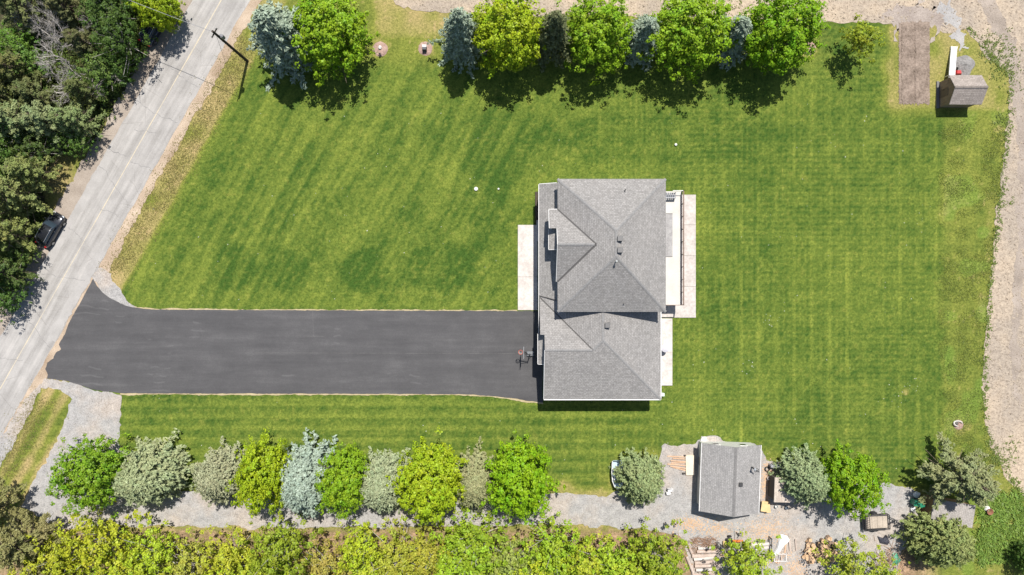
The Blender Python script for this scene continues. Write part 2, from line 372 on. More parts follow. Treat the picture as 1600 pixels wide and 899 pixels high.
# --- road
m, t, b = new_mat('road_asphalt', .85); g = node(t, 'ShaderNodeNewGeometry'); uv = node(t, 'ShaderNodeUVMap')
sep = node(t, 'ShaderNodeSeparateXYZ'); t.links.new(uv.outputs[0], sep.inputs[0])
mp = node(t, 'ShaderNodeMapping'); mp.inputs['Scale'].default_value = (1, .06, 1); t.links.new(uv.outputs[0], mp.inputs[0])
nl = noise(t, mp.outputs[0], 1.6, 4, .6); n1 = noise(t, g.outputs['Position'], .5, 6, .65); n2 = noise(t, g.outputs['Position'], 7, 3, .8)
tr = mathn(t, 'SINE', mathn(t, 'MULTIPLY', sep.outputs[0], 6.283 / 1.62))
k = mathn(t, 'ADD', mathn(t, 'ADD', mathn(t, 'MULTIPLY', nl, .45), mathn(t, 'MULTIPLY', n1, .3)), mathn(t, 'ADD', mathn(t, 'MULTIPLY', n2, .25), mathn(t, 'MULTIPLY', tr, .028)))
vo = node(t, 'ShaderNodeTexVoronoi', feature='DISTANCE_TO_EDGE'); vo.inputs['Scale'].default_value = .23; vo.inputs['Randomness'].default_value = 1
mp2 = node(t, 'ShaderNodeMapping'); mp2.inputs['Scale'].default_value = (.8, 1, 1); t.links.new(uv.outputs[0], mp2.inputs[0])
wob = mixc(t, .35, mp2.outputs[0], node(t, 'ShaderNodeTexNoise').outputs[1], 'ADD'); t.links.new(wob, vo.inputs['Vector'])
crk = ramp(t, vo.outputs[0], [(0, (.75, .74, .73)), (.012, (1, 1, 1))])
msk = ramp(t, noise(t, g.outputs['Position'], .18, 3), [(.45, (0, 0, 0)), (.6, (1, 1, 1))])
base = ramp(t, k, [(.36, (.225, .213, .20)), (.52, (.335, .320, .303)), (.66, (.43, .408, .385))])
t.links.new(mixc(t, msk, base, mixc(t, 1, base, crk, 'MULTIPLY')), b.inputs['Base Color']); bump(t, b, n2, .25, .02)
ROAD = m
nrm = Vector((.869, .495)); along = Vector((-.495, .869))      # in photo pixels: across and along the road
def rp(s, u): q = nrm * s + along * u; return (q.x, q.y)
def strip(name, s0, s1, u0, u1, z, mat, jit=0, parent=None, n=80, seed=1, kind='structure', jit2=None):
    rd = random.Random(seed); vs = []; fs = []; uvs = []
    ja = jb = 0
    for i in range(n + 1):
        u = u0 + (u1 - u0) * i / n; ja = .6 * ja + rd.gauss(0, jit); jb = .6 * jb + rd.gauss(0, jit if jit2 is None else jit2)
        for s_ in (s0 + ja, s1 + jb):
            x, y = P(*rp(s_, u)); vs.append((x, y, z)); uvs.append((s_ / PPM, u / PPM))
    for i in range(n): fs.append((2 * i, 2 * i + 2, 2 * i + 3, 2 * i + 1))
    me = bpy.data.meshes.new(name); me.from_pydata(vs, [], fs); l = me.uv_layers.new(name='UVMap')
    for lp in me.loops: l.data[lp.index].uv = uvs[lp.vertex_index]
    bm = bmesh.new(); bm.from_mesh(me)
    for f in bm.faces:
        if f.normal.z < 0: f.normal_flip()
    bm.to_mesh(me); bm.free(); me.materials.append(mat)
    o = bpy.data.objects.new(name, me); COL.objects.link(o)
    if parent: o.parent = parent
    else: o['kind'] = kind
    return o
SH1 = mottle('shoulder_sand', (.25, .18, .12), (.52, .42, .32), .35, 10, .95, .5, (.6, .53, .45))
SH2 = mottle('shoulder_dirt', (.22, .18, .145), (.40, .345, .29), .35, 10, .95, .5)
strip('road_shoulder', 335, 357, -700, 1300, .014, SH1, 1.3, n=520, seed=4)
strip('road_shoulder', 240, 268, -700, 1300, .014, SH2, 1.5, n=520, seed=5)
road = strip('road', 264, 342, -6000, 6600, .024, ROAD, .5, n=2200, seed=6)
YL = mottle('road_paint', (.38, .35, .305), (.58, .495, .34), .5, 9, .8, .1)
strip('centre_line', 302.6, 304.0, -6000, 6600, .028, YL, .15, road, n=300, seed=7)
PB = mottle('road_patch', (.30, .287, .272), (.40, .383, .365), .6, 12, .85, .2)
strip('edge_patch', 265, 277, 120, 330, .028, PB, .8, road, n=50, seed=8)
strip('edge_patch', 328, 341, 260, 420, .028, PB, .8, road, n=50, seed=9)
TAR = mottle('crack_seal', (.17, .165, .16), (.30, .29, .28), 1.2, 9, .8, .1)
for i, (s0, s1, u) in enumerate(((268, 338, 30), (285, 318, 70), (266, 340, 158), (300, 330, 205), (272, 305, 262), (268, 335, 330), (290, 340, 418), (266, 312, 480), (280, 338, -40), (266, 300, 110), (305, 338, 120))):
    rd = random.Random(i + 50); mb = MB(); pts = []
    kk = int((s1 - s0) / 3); du = 0; tilt = rd.uniform(-.35, .35)
    for j in range(kk + 1):
        du += rd.gauss(0, 1.0); x, y = P(*rp(s0 + (s1 - s0) * j / kk, u + du + tilt * (s0 + (s1 - s0) * j / kk - 300))); pts.append(Vector((x, y, .0285)))
    for j in range(kk):
        a, c = pts[j], pts[j + 1]; d = (c - a).normalized(); nn = Vector((-d.y, d.x, 0)) * rd.uniform(.015, .045)
        mb.add([a - nn, c - nn, c + nn, a + nn], [(0, 1, 2, 3)])
    mb.build('tarred_crack', TAR, road)

# --- paved driveway
m, t, b = new_mat('driveway_asphalt', .8); g = node(t, 'ShaderNodeNewGeometry')
mp = node(t, 'ShaderNodeMapping'); mp.inputs['Scale'].default_value = (.10, 1, 1); t.links.new(g.outputs['Position'], mp.inputs[0])
n0 = noise(t, mp.outputs[0], .9, 5, .65); n1 = noise(t, g.outputs['Position'], .35, 6, .7); n2 = noise(t, g.outputs['Position'], 7, 3, .8)
k = mathn(t, 'ADD', mathn(t, 'ADD', mathn(t, 'MULTIPLY', n0, .42), mathn(t, 'MULTIPLY', n1, .3)), mathn(t, 'MULTIPLY', n2, .28))
base = ramp(t, k, [(.36, (.048, .047, .049)), (.52, (.071, .069, .071)), (.68, (.106, .103, .104))])
wv = node(t, 'ShaderNodeTexWave', wave_type='RINGS'); wv.inputs['Scale'].default_value = .33; wv.inputs['Distortion'].default_value = 9; wv.inputs['Detail'].default_value = 3; wv.inputs['Detail Scale'].default_value = .5
t.links.new(g.outputs['Position'], wv.inputs['Vector'])
sw = ramp(t, mathn(t, 'MULTIPLY', wv.outputs[1], ramp(t, noise(t, g.outputs['Position'], .22, 2), [(.5, (0, 0, 0)), (.65, (1, 1, 1))])), [(.80, (0, 0, 0)), (1, (.16, .16, .16))])
t.links.new(mixc(t, sw, base, (.20, .195, .195)), b.inputs['Base Color']); bump(t, b, n2, .3, .02)
DRIVE = m
DV = [(148, 436), (154, 446), (163, 457), (176, 467), (190, 474), (206, 479.5), (226, 482.5), (260, 484), (400, 484.8), (600, 485.4), (848, 486), (848, 629), (838, 627.5), (815, 624), (790, 620.5), (760, 617.5), (720, 615.6), (600, 615), (400, 614.6), (230, 614.2), (190, 613.5), (165, 611), (143, 606.5), (124, 600), (104, 594), (77, 591), (78, 584), (74, 576), (77, 567), (86, 560), (90, 551), (98, 546), (95, 538), (104, 522), (110, 506), (122, 484), (131, 468)]
dv = sheet('driveway', DV, .040, DRIVE, .025, .25, seed=11)
JT = mottle('asphalt_joint', (.07, .068, .068), (.14, .135, .132), .7, 9)
for a, c in (((478, 525), (508, 525.6)), ((490, 486), (491, 526)), ((400, 551), (805, 552.5))):
    p0, p1 = Vector((*P(*a), .0435)), Vector((*P(*c), .0435)); d = (p1 - p0).normalized(); nn = Vector((-d.y, d.x, 0)) * .025
    MB().add([p0 - nn, p1 - nn, p1 + nn, p0 + nn], [(0, 1, 2, 3)]).build('paving_joint', JT, dv)
# worn straw-coloured edges of soil along the drive
ED = mottle('edge_soil', (.30, .24, .13), (.48, .40, .25), .6, 9)
sheet('soil_edge', [(206, 477.5), (226, 480.8), (260, 482.6), (400, 483.4), (600, 484), (808, 484.6), (808, 486.5), (500, 486), (260, 485.5), (220, 484)], .02, ED, .045, .3, seed=12)
sheet('soil_edge', [(190, 612), (400, 613.6), (720, 614.4), (762, 616.2), (800, 620), (848, 628), (848, 631), (800, 624), (762, 619.5), (720, 617.2), (400, 616.6), (190, 616.2)], .02, ED, .045, .3, seed=13)

# --- vegetable bed
SOIL = mottle('bed_soil', (.13, .098, .075), (.33, .26, .21), .7, 4, .95, .8)
x0, y1 = P(1402, 36); x1, y0 = P(1450, 164); nx, ny = 44, 110; vs = []; fs = []
for j in range(ny + 1):
    for i in range(nx + 1):
        x = x0 + (x1 - x0) * i / nx; y = y0 + (y1 - y0) * j / ny
        e = min(i, nx - i, 6) / 6 * min(j, ny - j, 6) / 6
        rut = sum(math.exp(-((i / nx - c) / .022) ** 2) for c in (.06, .49, .93))
        vs.append((x + R.gauss(0, .04), y + R.gauss(0, .05) + (R.gauss(0, .12) if j in (0, ny) else 0), .014 + e * (.10 + .04 * R.random() - .10 * min(1, rut))))
for j in range(ny):
    for i in range(nx): a = j * (nx + 1) + i; fs.append((a, a + 1, a + nx + 2, a + nx + 1))
MB().add(vs, fs).build('garden_bed', SOIL, None)['kind'] = 'structure'
sheet('tilled_soil', [(1375, 20), (1400, 10), (1440, 6), (1470, 18), (1478, 34), (1470, 50), (1456, 62), (1450, 44), (1404, 44), (1398, 60), (1394, 44)], .0175, mottle('tilled', (.22, .18, .155), (.40, .345, .30), .4, 5, .95, .6), .42, .22, seed=17)

# ------------------------------------------------------------------ building materials
def shingle(name, c1, c2, c3):
    m, t, b = new_mat(name, .9); uv = node(t, 'ShaderNodeUVMap'); g = node(t, 'ShaderNodeNewGeometry')
    br = node(t, 'ShaderNodeTexBrick'); t.links.new(uv.outputs[0], br.inputs['Vector'])
    br.inputs['Color1'].default_value = (*c1, 1); br.inputs['Color2'].default_value = (*c2, 1); br.inputs['Mortar'].default_value = (*[x * .7 for x in c1], 1)
    br.inputs['Scale'].default_value = 1; br.inputs['Mortar Size'].default_value = .012; br.inputs['Brick Width'].default_value = .32; br.inputs['Row Height'].default_value = .21; br.offset = .37
    n1 = noise(t, g.outputs['Position'], 7, 3, .8); n2 = noise(t, g.outputs['Position'], .35, 4)
    sp = ramp(t, n1, [(.34, (.80, .80, .80)), (.5, (1, 1, 1)), (.66, tuple(1 + (x - c) / c * .6 for x, c in zip(c3, c2)))])
    c = mixc(t, 1, br.outputs[0], sp, 'MULTIPLY')
    c = mixc(t, 1, c, ramp(t, n2, [(.3, (.92, .92, .92)), (.7, (1.06, 1.05, 1.04))]), 'MULTIPLY')
    t.links.new(c, b.inputs['Base Color']); b.inputs['Specular IOR Level'].default_value = .2
    bump(t, b, br.outputs[1], .5, .015); return m
SHG = shingle('grey_shingle', (.235, .226, .217), (.305, .294, .284), (.43, .415, .40))
SHW = shingle('workshop_shingle', (.255, .248, .242), (.325, .315, .307), (.46, .445, .43))
SHT = shingle('taupe_shingle', (.27, .235, .21), (.36, .315, .285), (.46, .41, .37))
WHITE = plain('white_trim', (.78, .77, .75), .5)
SIDING = plain('siding', (.50, .49, .47), .6)
DARKM = plain('dark_metal', (.035, .036, .04), .45, .2)
STONE = mottle('grey_stone', (.22, .21, .20), (.38, .36, .34), 1.2, 6)
GLASS = new_mat('window_glass', .06)[0]; GLASS.node_tree.nodes['Principled BSDF'].inputs['Base Color'].default_value = (.03, .045, .06, 1)
FLASH = plain('valley_flashing', (.10, .095, .09), .6)
def roof(name, polys, mat, parent, t=.18):
    """thick roof plates; UV runs along the eave and up the slope"""
    mb = MB(); off = []
    for p in polys:
        p = [Vector(q) for q in p]; nn = Vector((0, 0, 0))
        for i in range(len(p)): a, c = p[i], p[(i + 1) % len(p)]; nn += a.cross(c)
        if nn.z < 0: p = p[::-1]
        mb.slab(p, t)
    o = mb.build(name, mat, parent); me = o.data; l = me.uv_layers.new(name='UVMap')
    for f in me.polygons:
        n = f.normal; h = Vector((-n.y, n.x, 0))
        if h.length < 1e-3: h = Vector((1, 0, 0))
        h.normalize(); u = n.cross(h)
        for li in f.loop_indices:
            q = me.vertices[me.loops[li].vertex_index].co; l.data[li].uv = (q.dot(h), q.dot(u))
    return o
def cap(name, a, c, mat, parent, wd=.30, lift=.02, piece=.9):
    """ridge or hip cap shingles laid end to end along a line"""
    a, c = Vector(a), Vector(c); d = (c - a); L = d.length; d.normalize(); sd = d.cross(Vector((0, 0, 1))).normalized()
    mb = MB(); n = max(1, int(L / piece))
    for i in range(n):
        p, q = a + d * (L * i / n), a + d * (L * (i + .97) / n); up = Vector((0, 0, lift)); up2 = Vector((0, 0, lift + .008))
        dn = Vector((0, 0, -.045))
        vs = [p - sd * wd / 2 + dn + up, p + up2, p + sd * wd / 2 + dn + up, q - sd * wd / 2 + dn + up, q + up, q + sd * wd / 2 + dn + up]
        mb.add(vs, [(0, 1, 4, 3), (1, 2, 5, 4), (0, 2, 1), (3, 4, 5), (0, 3, 5, 2)])
    o = mb.build(name, mat, parent); return o
def gutter(a, c, parent, wd=.13, ht=.14):
    a, c = Vector(a), Vector(c); d = (c - a).normalized(); sd = Vector((d.y, -d.x, 0)) * wd; up = Vector((0, 0, ht))
    e = Vector((0, 0, .02))
    MB().add([a, c, c + sd, a + sd, a + up, c + up, c + sd + up, a + sd + up], [(0, 3, 2, 1), (4, 5, 6, 7), (0, 1, 5, 4), (1, 2, 6, 5), (2, 3, 7, 6), (3, 0, 4, 7)]).build('gutter', WHITE, parent)
def window(parent, c, axis, wd, ht, frame=WHITE, name='window'):
    """a framed window set on a wall; axis is the outward direction 'x','-x','y','-y'"""
    sgn = -1 if axis[0] == '-' else 1; ax = axis[-1]
    def bx(mb, u0, u1, z0, z1, d0, d1):
        d0, d1 = sorted((d0 * sgn, d1 * sgn))
        if ax == 'x': mb.box(c[0] + d0, c[0] + d1, c[1] + u0, c[1] + u1, c[2] + z0, c[2] + z1)
        else: mb.box(c[0] + u0, c[0] + u1, c[1] + d0, c[1] + d1, c[2] + z0, c[2] + z1)
        return mb
    f = .08; mb = MB()
    bx(mb, -wd / 2, wd / 2, -ht / 2, -ht / 2 + f, -.02, .06); bx(mb, -wd / 2, wd / 2, ht / 2 - f, ht / 2, -.02, .06)
    bx(mb, -wd / 2, -wd / 2 + f, -ht / 2 + f, ht / 2 - f, -.02, .06); bx(mb, wd / 2 - f, wd / 2, -ht / 2 + f, ht / 2 - f, -.02, .06)
    if wd > 1: bx(mb, -.03, .03, -ht / 2 + f, ht / 2 - f, -.02, .05)
    o = mb.build(name, frame, parent)
    bx(MB(), -wd / 2 + f * .9, wd / 2 - f * .9, -ht / 2 + f * .9, ht / 2 - f * .9, .005, .02).build('pane', GLASS, o)
    return o

# ------------------------------------------------------------------ house
H = thing('house', 'large two-storey house with grey shingle hip roofs and white eaves beside the driveway', 'house', (10, 0, 0))
zm, pm = 7.7, .577
x0, x1, y0, y1 = 5.165, 17.42, -2.76, 12.30; hw = (x1 - x0) / 2; xr = x0 + hw; zr = zm + hw * pm
R1, R2 = (xr, y1 - hw, zr), (xr, y0 + hw, zr)
A, B, C_, D = (x0, y1, zm), (x1, y1, zm), (x1, y0, zm), (x0, y0, zm)
mr = roof('main_roof', [(A, D, R2, R1), (D, C_, R2), (C_, B, R1, R2), (B, A, R1)], SHG, H)
CAPM = shingle('cap_shingle', (.33, .325, .32), (.42, .41, .40), (.54, .53, .52))
for a, c in ((A, R1), (B, R1), (C_, R2), (D, R2), (R2, R1)): cap('ridge_cap', a, c, CAPM, H)
ym = 4.75; zc = zm + 4.09 * pm; zs = zm + 2.24 * pm
roof('cross_gable_roof', [[(9.25, ym, zc), (5.165, 8.84, zm), (4.17, 8.84, zm), (4.17, 6.6, zs), (5.02, 6.6, zs), (5.02, ym, zc)], [(9.25, ym, zc), (5.02, ym, zc), (5.02, .66, zm), (5.165, .66, zm)]], SHG, H, .14)
cap('ridge_cap', (5.02, ym, zc), (9.1, ym, zc), CAPM, H)
roof('return_roof', [[(4.17, 6.58, 7.62), (4.17, 4.31, 7.62), (5.12, 4.31, 8.05), (5.12, 6.58, 8.05)]], SHG, H, .14)
def valley(a, c, wd=.17):
    a, c = Vector(a), Vector(c); d = (c - a).normalized(); sd = d.cross(Vector((0, 0, 1))).normalized() * wd / 2; up = Vector((0, 0, .012))
    k = Vector((0, 0, .05))
    MB().add([a - sd + k, a + up, a + sd + k, c - sd + k, c + up, c + sd + k], [(0, 1, 4, 3), (1, 2, 5, 4)]).build('valley_flashing', FLASH, H)
valley((5.165, 8.84, zm), (9.25, ym, zc)); valley((5.165, .66, zm), (9.25, ym, zc), .26)
# garage wing
zg, pg = 4.6, .4056
ex, wx, sy = 17.52, 3.25, -13.17; rx_, ry_, rz_ = 10.36, -6.02, 7.5
gy, gz = -7.15, 7.04; vx = 9.25
wz = lambda x: zg + (x - wx) * (rz_ - zg) / (rx_ - wx)
roof('garage_roof', [[(ex, sy, zg), (ex, -2.32, zg), (rx_, -2.32, rz_), (rx_, ry_, rz_)],
                     [(3.75, sy, zg), (ex, sy, zg), (rx_, ry_, rz_), (vx, gy, gz), (3.75, gy, gz)],
                     [(rx_, -2.32, rz_), (rx_, ry_, rz_), (vx, gy, gz), (wx, -1.14, zg), (wx, -.3, zg), (5.55, -.3, wz(5.55)), (5.55, -2.32, wz(5.55))],
                     [(wx, -1.14, zg), (vx, gy, gz), (3.75, gy, gz), (3.75, -5.44, gz - 1.71 * pg), (wx, -5.44, gz - 1.71 * pg)]], SHG, H, .16)
for a, c in (((rx_, -2.9, rz_), (rx_, ry_, rz_)), ((ex, sy, zg), (rx_, ry_, rz_)), ((rx_, ry_, rz_), (vx, gy, gz)), ((3.75, gy, gz), (vx, gy, gz))): cap('ridge_cap', a, c, CAPM, H)
valley((wx, -1.14, zg), (vx, gy, gz), .13)
roof('return_roof', [[(3.05, -5.46, 4.58), (3.05, -9.0, 4.58), (3.86, -9.0, 4.98), (3.98, -5.46, 5.02)]], SHG, H, .14)
# porch roof on the west side
pr = lambda x: zg + .02 + (x - 3.18) * .50
roof('porch_roof', [[(3.18, 12.15, pr(3.18)), (3.18, -.95, pr(3.18)), (5.58, -1.55, pr(5.58)), (5.58, 12.15, pr(5.58))]], SHG, H, .16)
FL = mottle('flashing_dark', (.08, .075, .07), (.12, .11, .105), 1, 9)
mb = MB(); mb.tube([(3.2, -.96, pr(3.2) + .01), (5.55, -1.56, pr(5.55) + .01)], .05, 4); mb.build('step_flashing', FL, H)
# gutters and fascia, white
for a, c in (((x0, y1, zm - .17), (x0 - 0, y0, zm - .17)), ((x0, y0, zm - .17), (x1, y0, zm - .17)), ((x1, y0, zm - .17), (x1, y1, zm - .17)), ((x1, y1, zm - .17), (x0, y1, zm - .17))):
    gutter(c, a, H, .085, .165)
gutter((3.75, sy, zg - .17), (ex, sy, zg - .17), H, .10, .16); gutter((ex, sy, zg - .17), (ex, -2.4, zg - .17), H, .08, .16)
gutter((3.18, 12.15, zg - .15), (3.18, -5.4, zg - .15), H, .06, .15); gutter((3.75, -9.1, zg - .17), (3.75, sy, zg - .17), H, .05, .16)
MB().slab([(3.18, 12.151, pr(3.18) + .02), (5.2, 12.151, pr(5.2) + .02), (5.2, 12.22, pr(5.2) + .02), (3.18, 12.22, pr(3.18) + .02)], .2).build('fascia', WHITE, H)
MB().slab([(4.12, 8.84, zm + .02), (4.165, 8.84, zm + .02), (4.165, 6.6, zs + .02), (4.12, 6.6, zs + .02)][::-1], .18).build('fascia', WHITE, H)
MB().slab([(4.17, 8.845, zm + .01), (5.1, 8.845, zm + .01), (5.1, 8.90, zm + .01), (4.17, 8.90, zm + .01)], .18).build('fascia', WHITE, H)
MB().slab([(4.17, 4.26, 7.63), (5.1, 4.26, 8.06), (5.1, 4.305, 8.06), (4.17, 4.305, 7.63)], .16).build('fascia', WHITE, H)
MB().slab([(4.12, 6.6, 7.63), (4.12, 4.31, 7.63), (4.165, 4.31, 7.63), (4.165, 6.6, 7.63)][::-1], .16).build('fascia', WHITE, H)
MB().slab([(4.97, ym, zc + .02), (4.97, .66, zm + .02), (5.015, .66, zm + .02), (5.015, ym, zc + .02)], .18).build('fascia', WHITE, H)
MB().slab([(4.97, 6.6, zs + .02), (4.97, ym, zc + .02), (5.015, ym, zc + .02), (5.015, 6.6, zs + .02)], .18).build('fascia', WHITE, H)
MB().slab([(3.70, gy, gz + .02), (3.70, sy, zg + .02), (3.745, sy, zg + .02), (3.745, gy, gz + .02)], .18).build('fascia', WHITE, H)
MB().slab([(3.05, -9.06, 4.59), (3.86, -9.06, 4.99), (3.86, -9.005, 4.99), (3.05, -9.005, 4.59)], .16).build('fascia', WHITE, H)
MB().slab([(3.0, -5.46, 4.59), (3.0, -9.0, 4.59), (3.045, -9.0, 4.59), (3.045, -5.46, 4.59)], .16).build('fascia', WHITE, H)
# walls
mb = MB(); mb.box(5.6, 16.95, -2.3, 11.8, 0, 7.62); mb.build('wall', SIDING, H)
mb = MB(); mb.box(4.25, 17.05, -12.7, -2.31, 0, 4.5)
mb.add([(4.25, -12.7, 4.5), (4.25, -1.5, 4.5), (4.25, gy, 6.8), (4.6, -12.7, 4.5), (4.6, -1.5, 4.5), (4.6, gy, 6.8)], [(0, 2, 1), (3, 4, 5), (0, 3, 5, 2), (1, 2, 5, 4), (0, 1, 4, 3)]); mb.build('wall', STONE, H)
mb = MB(); mb.box(4.5, 5.59, 4.7, 8.5, 4.6, 7.55)
mb.add([(5.45, .95, 7.62), (5.45, 8.5, 7.62), (5.45, ym, 9.75), (5.8, .95, 7.62), (5.8, 8.5, 7.62), (5.8, ym, 9.75)], [(0, 2, 1), (3, 4, 5), (0, 3, 5, 2), (1, 2, 5, 4), (0, 1, 4, 3)]); mb.build('gable_wall', SIDING, H)
for yy in (11.7, 8.9, 6.1, 3.3, .5):
    mb = MB(); mb.cbox((3.55, yy, 2.2), (.26, .26, 4.4)); mb.cbox((3.55, yy, .6), (.4, .4, .9)); mb.build('porch_post', WHITE, H)
for yy in (-4.6, -8.0, -11.1):
    o = MB().box(4.17, 4.24, yy - 1.35, yy + 1.35, .06, 2.5).build('garage_door', plain('garage_door', (.62, .61, .59), .5), H)
    for i in range(4): MB().box(4.14, 4.168, yy - 1.28, yy + 1.28, .12 + i * .6, .62 + i * .6).build('panel', plain('garage_door', (.62, .61, .59), .5), o)
o = MB().box(5.52, 5.59, 5.1, 6.1, .25, 2.4).build('front_door', plain('front_door', (.06, .05, .05), .4), H)
MB().box(5.46, 5.52, 5.2, 5.25, 1.2, 1.4).build('handle', DARKM, o)
for yy, zz, hh in ((10, 1.7, 1.5), (2.6, 1.7, 1.5), (0, 1.7, 1.5), (10.2, 6.3, 1.3), (2.2, 6.3, 1.3), (-.6, 6.4, 1.2)): window(H, (5.6, yy, zz), '-x', 1.5, hh)
window(H, (4.5, 6.5, 6.2), '-x', 1.8, 1.4)
for yy, zz in ((9.5, 3.9), (6.2, 3.9), (1.0, 3.9), (10, 6.5), (6, 6.5), (2, 6.5), (9, 1.3), (2.4, 1.3)): window(H, (16.95, yy, zz), 'x', 1.6, 1.3)
for xx, zz in ((8, 1.8), (12, 1.8), (15, 5.9), (8, 5.9)): window(H, (xx, 11.8, zz), 'y', 1.3, 1.3)
for xx in (8, 12.5): window(H, (xx, -12.7, 1.8), '-y', 1.2, 1.1)
window(H, (17.05, -10.2, 1.8), 'x', 1.1, 1.1)
# vents, stacks
def on_main(px, py, z): return W(px, py, z)
def roof_vent(c, parent):
    mb = MB(); mb.cbox((c.x, c.y, c.z + .02), (.62, .62, .06)); mb.cbox((c.x, c.y, c.z + .24), (.52, .52, .42), 0, None, .03)
    o = mb.build('roof_vent', plain('vent_grey', (.045, .045, .045), .5), parent)
    MB().cbox((c.x, c.y, c.z + .49), (.58, .58, .07), 0, None, .02).build('hood', plain('vent_hood', (.13, .127, .125), .5), o)
for px, py in ((967, 373.5), (967, 391.5)):
    v = W(px, py, 10.9); v.z = zm + (x1 - v.x) * pm - .02; roof_vent(v, H)
v = W(948, 508, 7.3); v.z = rz_ - (v.x - rx_) * pg - .03; roof_vent(v, H)
v = W(961, 409, 10.9); v.z = 10.6
mb = MB(); mb.tube([(v.x, v.y, v.z), (v.x, v.y, v.z + 1.2)], .06, 8); o = mb.build('flue_pipe', plain('galvanised', (.62, .63, .64), .35, .6), H)
MB().lathe((v.x, v.y, v.z + 1.15), [(.12, 0), (.14, .06), (.05, .16)], 10).build('flue_cap', plain('galvanised', (.62, .63, .64), .35, .6), o)
for px, py, z in ((977, 297, 9.0), (974, 475, 8.4)):
    v = W(px, py, z); MB().tube([(v.x, v.y, z - 1.2), (v.x, v.y, z + .1)], .06, 8).build('vent_pipe', DARKM, H)
# --- deck, part of the house
CREAM = mottle('cream_decking', (.50, .475, .43), (.62, .595, .55), .7, 8, .6, .1)
BROWN = plain('brown_rail', (.14, .075, .045), .5)
dz = 2.5; dx1 = 20.55; dy0, dy1 = -2.13, 11.6
deck = MB().box(17.0, dx1, dy0, dy1, dz - .26, dz - .035).build('deck', WHITE, H)
nb = 25
bw = (dx1 - 16.98) / nb
bmx = MB().box(0, bw - .012, dy0 - .03, dy1 + .03, dz - .03, dz)
b0 = None
for i in range(nb):
    if b0 is None:
        mbx = MB().box(0, bw - .012, dy0 - .03, dy1 + .03, -.03, 0); b0 = mbx.build('deck_board', CREAM, None); o = b0
    else: o = b0.copy(); COL.objects.link(o)
    o.parent = deck; o.location = (16.98 + i * bw - H.location.x, 0, dz)
for i in range(10):
    yy = dy0 + .05 + (dy1 - dy0 - .1) * i / 9
    MB().cbox((dx1 - .06, yy, dz + .5), (.10, .10, 1.0)).build('railing_post', DARKM, deck)
    if i % 3 == 0: MB().cbox((dx1 - .3, yy, (dz - .27) / 2), (.15, .15, dz - .27)).build('deck_post', WHITE, deck)
MB().box(dx1 - .12, dx1 - .0, dy0, dy1, dz + 1.0, dz + 1.05).build('top_rail', BROWN, deck)
MB().box(dx1 - .085, dx1 - .035, dy0, dy1, dz + .1, dz + .15).build('bottom_rail', BROWN, deck)
MB().box(17.9, dx1, dy0, dy0 + .06, dz + 1.0, dz + 1.05).build('top_rail', BROWN, deck)
MB().box(19.2, dx1, dy1 - .06, dy1, dz + 1.0, dz + 1.05).build('top_rail', WHITE, deck)
n = 110; mb = MB()
for i in range(n): yy = dy0 + (dy1 - dy0) * (i + .5) / n; mb.box(dx1 - .07, dx1 - .05, yy - .01, yy + .01, dz + .15, dz + 1.0)
mb.build('baluster', DARKM, deck)['kind'] = 'stuff'
st = MB()
for i in range(11): st.box(17.2, 18.2, dy0 - .12 - i * .26 - .26, dy0 - .12 - i * .26, dz - .23 * (i + 1) + .16, dz - .23 * (i + 1) + .2)
# --- patios and walks: separate concrete slabs
CONC = mottle('pale_concrete', (.37, .33, .30), (.58, .535, .50), .6, 3, .9, .15)
CONC2 = mottle('white_concrete', (.42, .38, .35), (.63, .59, .555), .6, 3, .9, .12)
def slabs(name, rects, z, mat):
    o = None
    root = thing(name[0], name[1], 'patio', (*[(rects[0][0] + rects[0][1]) / 2, (rects[0][2] + rects[0][3]) / 2], 0))
    for a, b_, c, d in rects:
        g_ = .022; MB().cbox(((a + b_) / 2, (c + d) / 2, z / 2 - .03), (b_ - a - g_, d - c - g_, z + .06), 0, None, .012).build('slab', mat, root)
def PX(a): return (a - 800) / PPM
def PY(a): return (449.5 - a) / PPM
yy = [PY(q) for q in (496.5, 448, 400, 352, 305)]
slabs(('patio', 'long pinkish concrete patio running beneath and beyond the raised deck'), [(17.2, PX(1086), yy[i], yy[i + 1]) for i in range(4)], .08, CONC)
slabs(('patio', 'narrow pale concrete patio along the back of the garage wing'), [(17.1, PX(1049.5), PY(602), PY(550)), (17.1, PX(1049.5), PY(550), PY(497.5))], .12, CONC2)
slabs(('walkway', 'white concrete front walk between the lawn and the porch'), [(PX(809), PX(840), PY(433), PY(352)), (PX(809), PX(840), PY(484.8), PY(433))], .09, CONC2)
slabs(('porch_floor', 'raised white porch slab under the front porch roof'), [(PX(838), 5.6, PY(378), PY(345))], .26, CONC2)
MB().box(PX(836), 5.55, 7.95, 11.9, -.05, .2).build('planting_bed', mottle('dark_mulch', (.05, .04, .03), (.09, .07, .05), 1, 8), H)
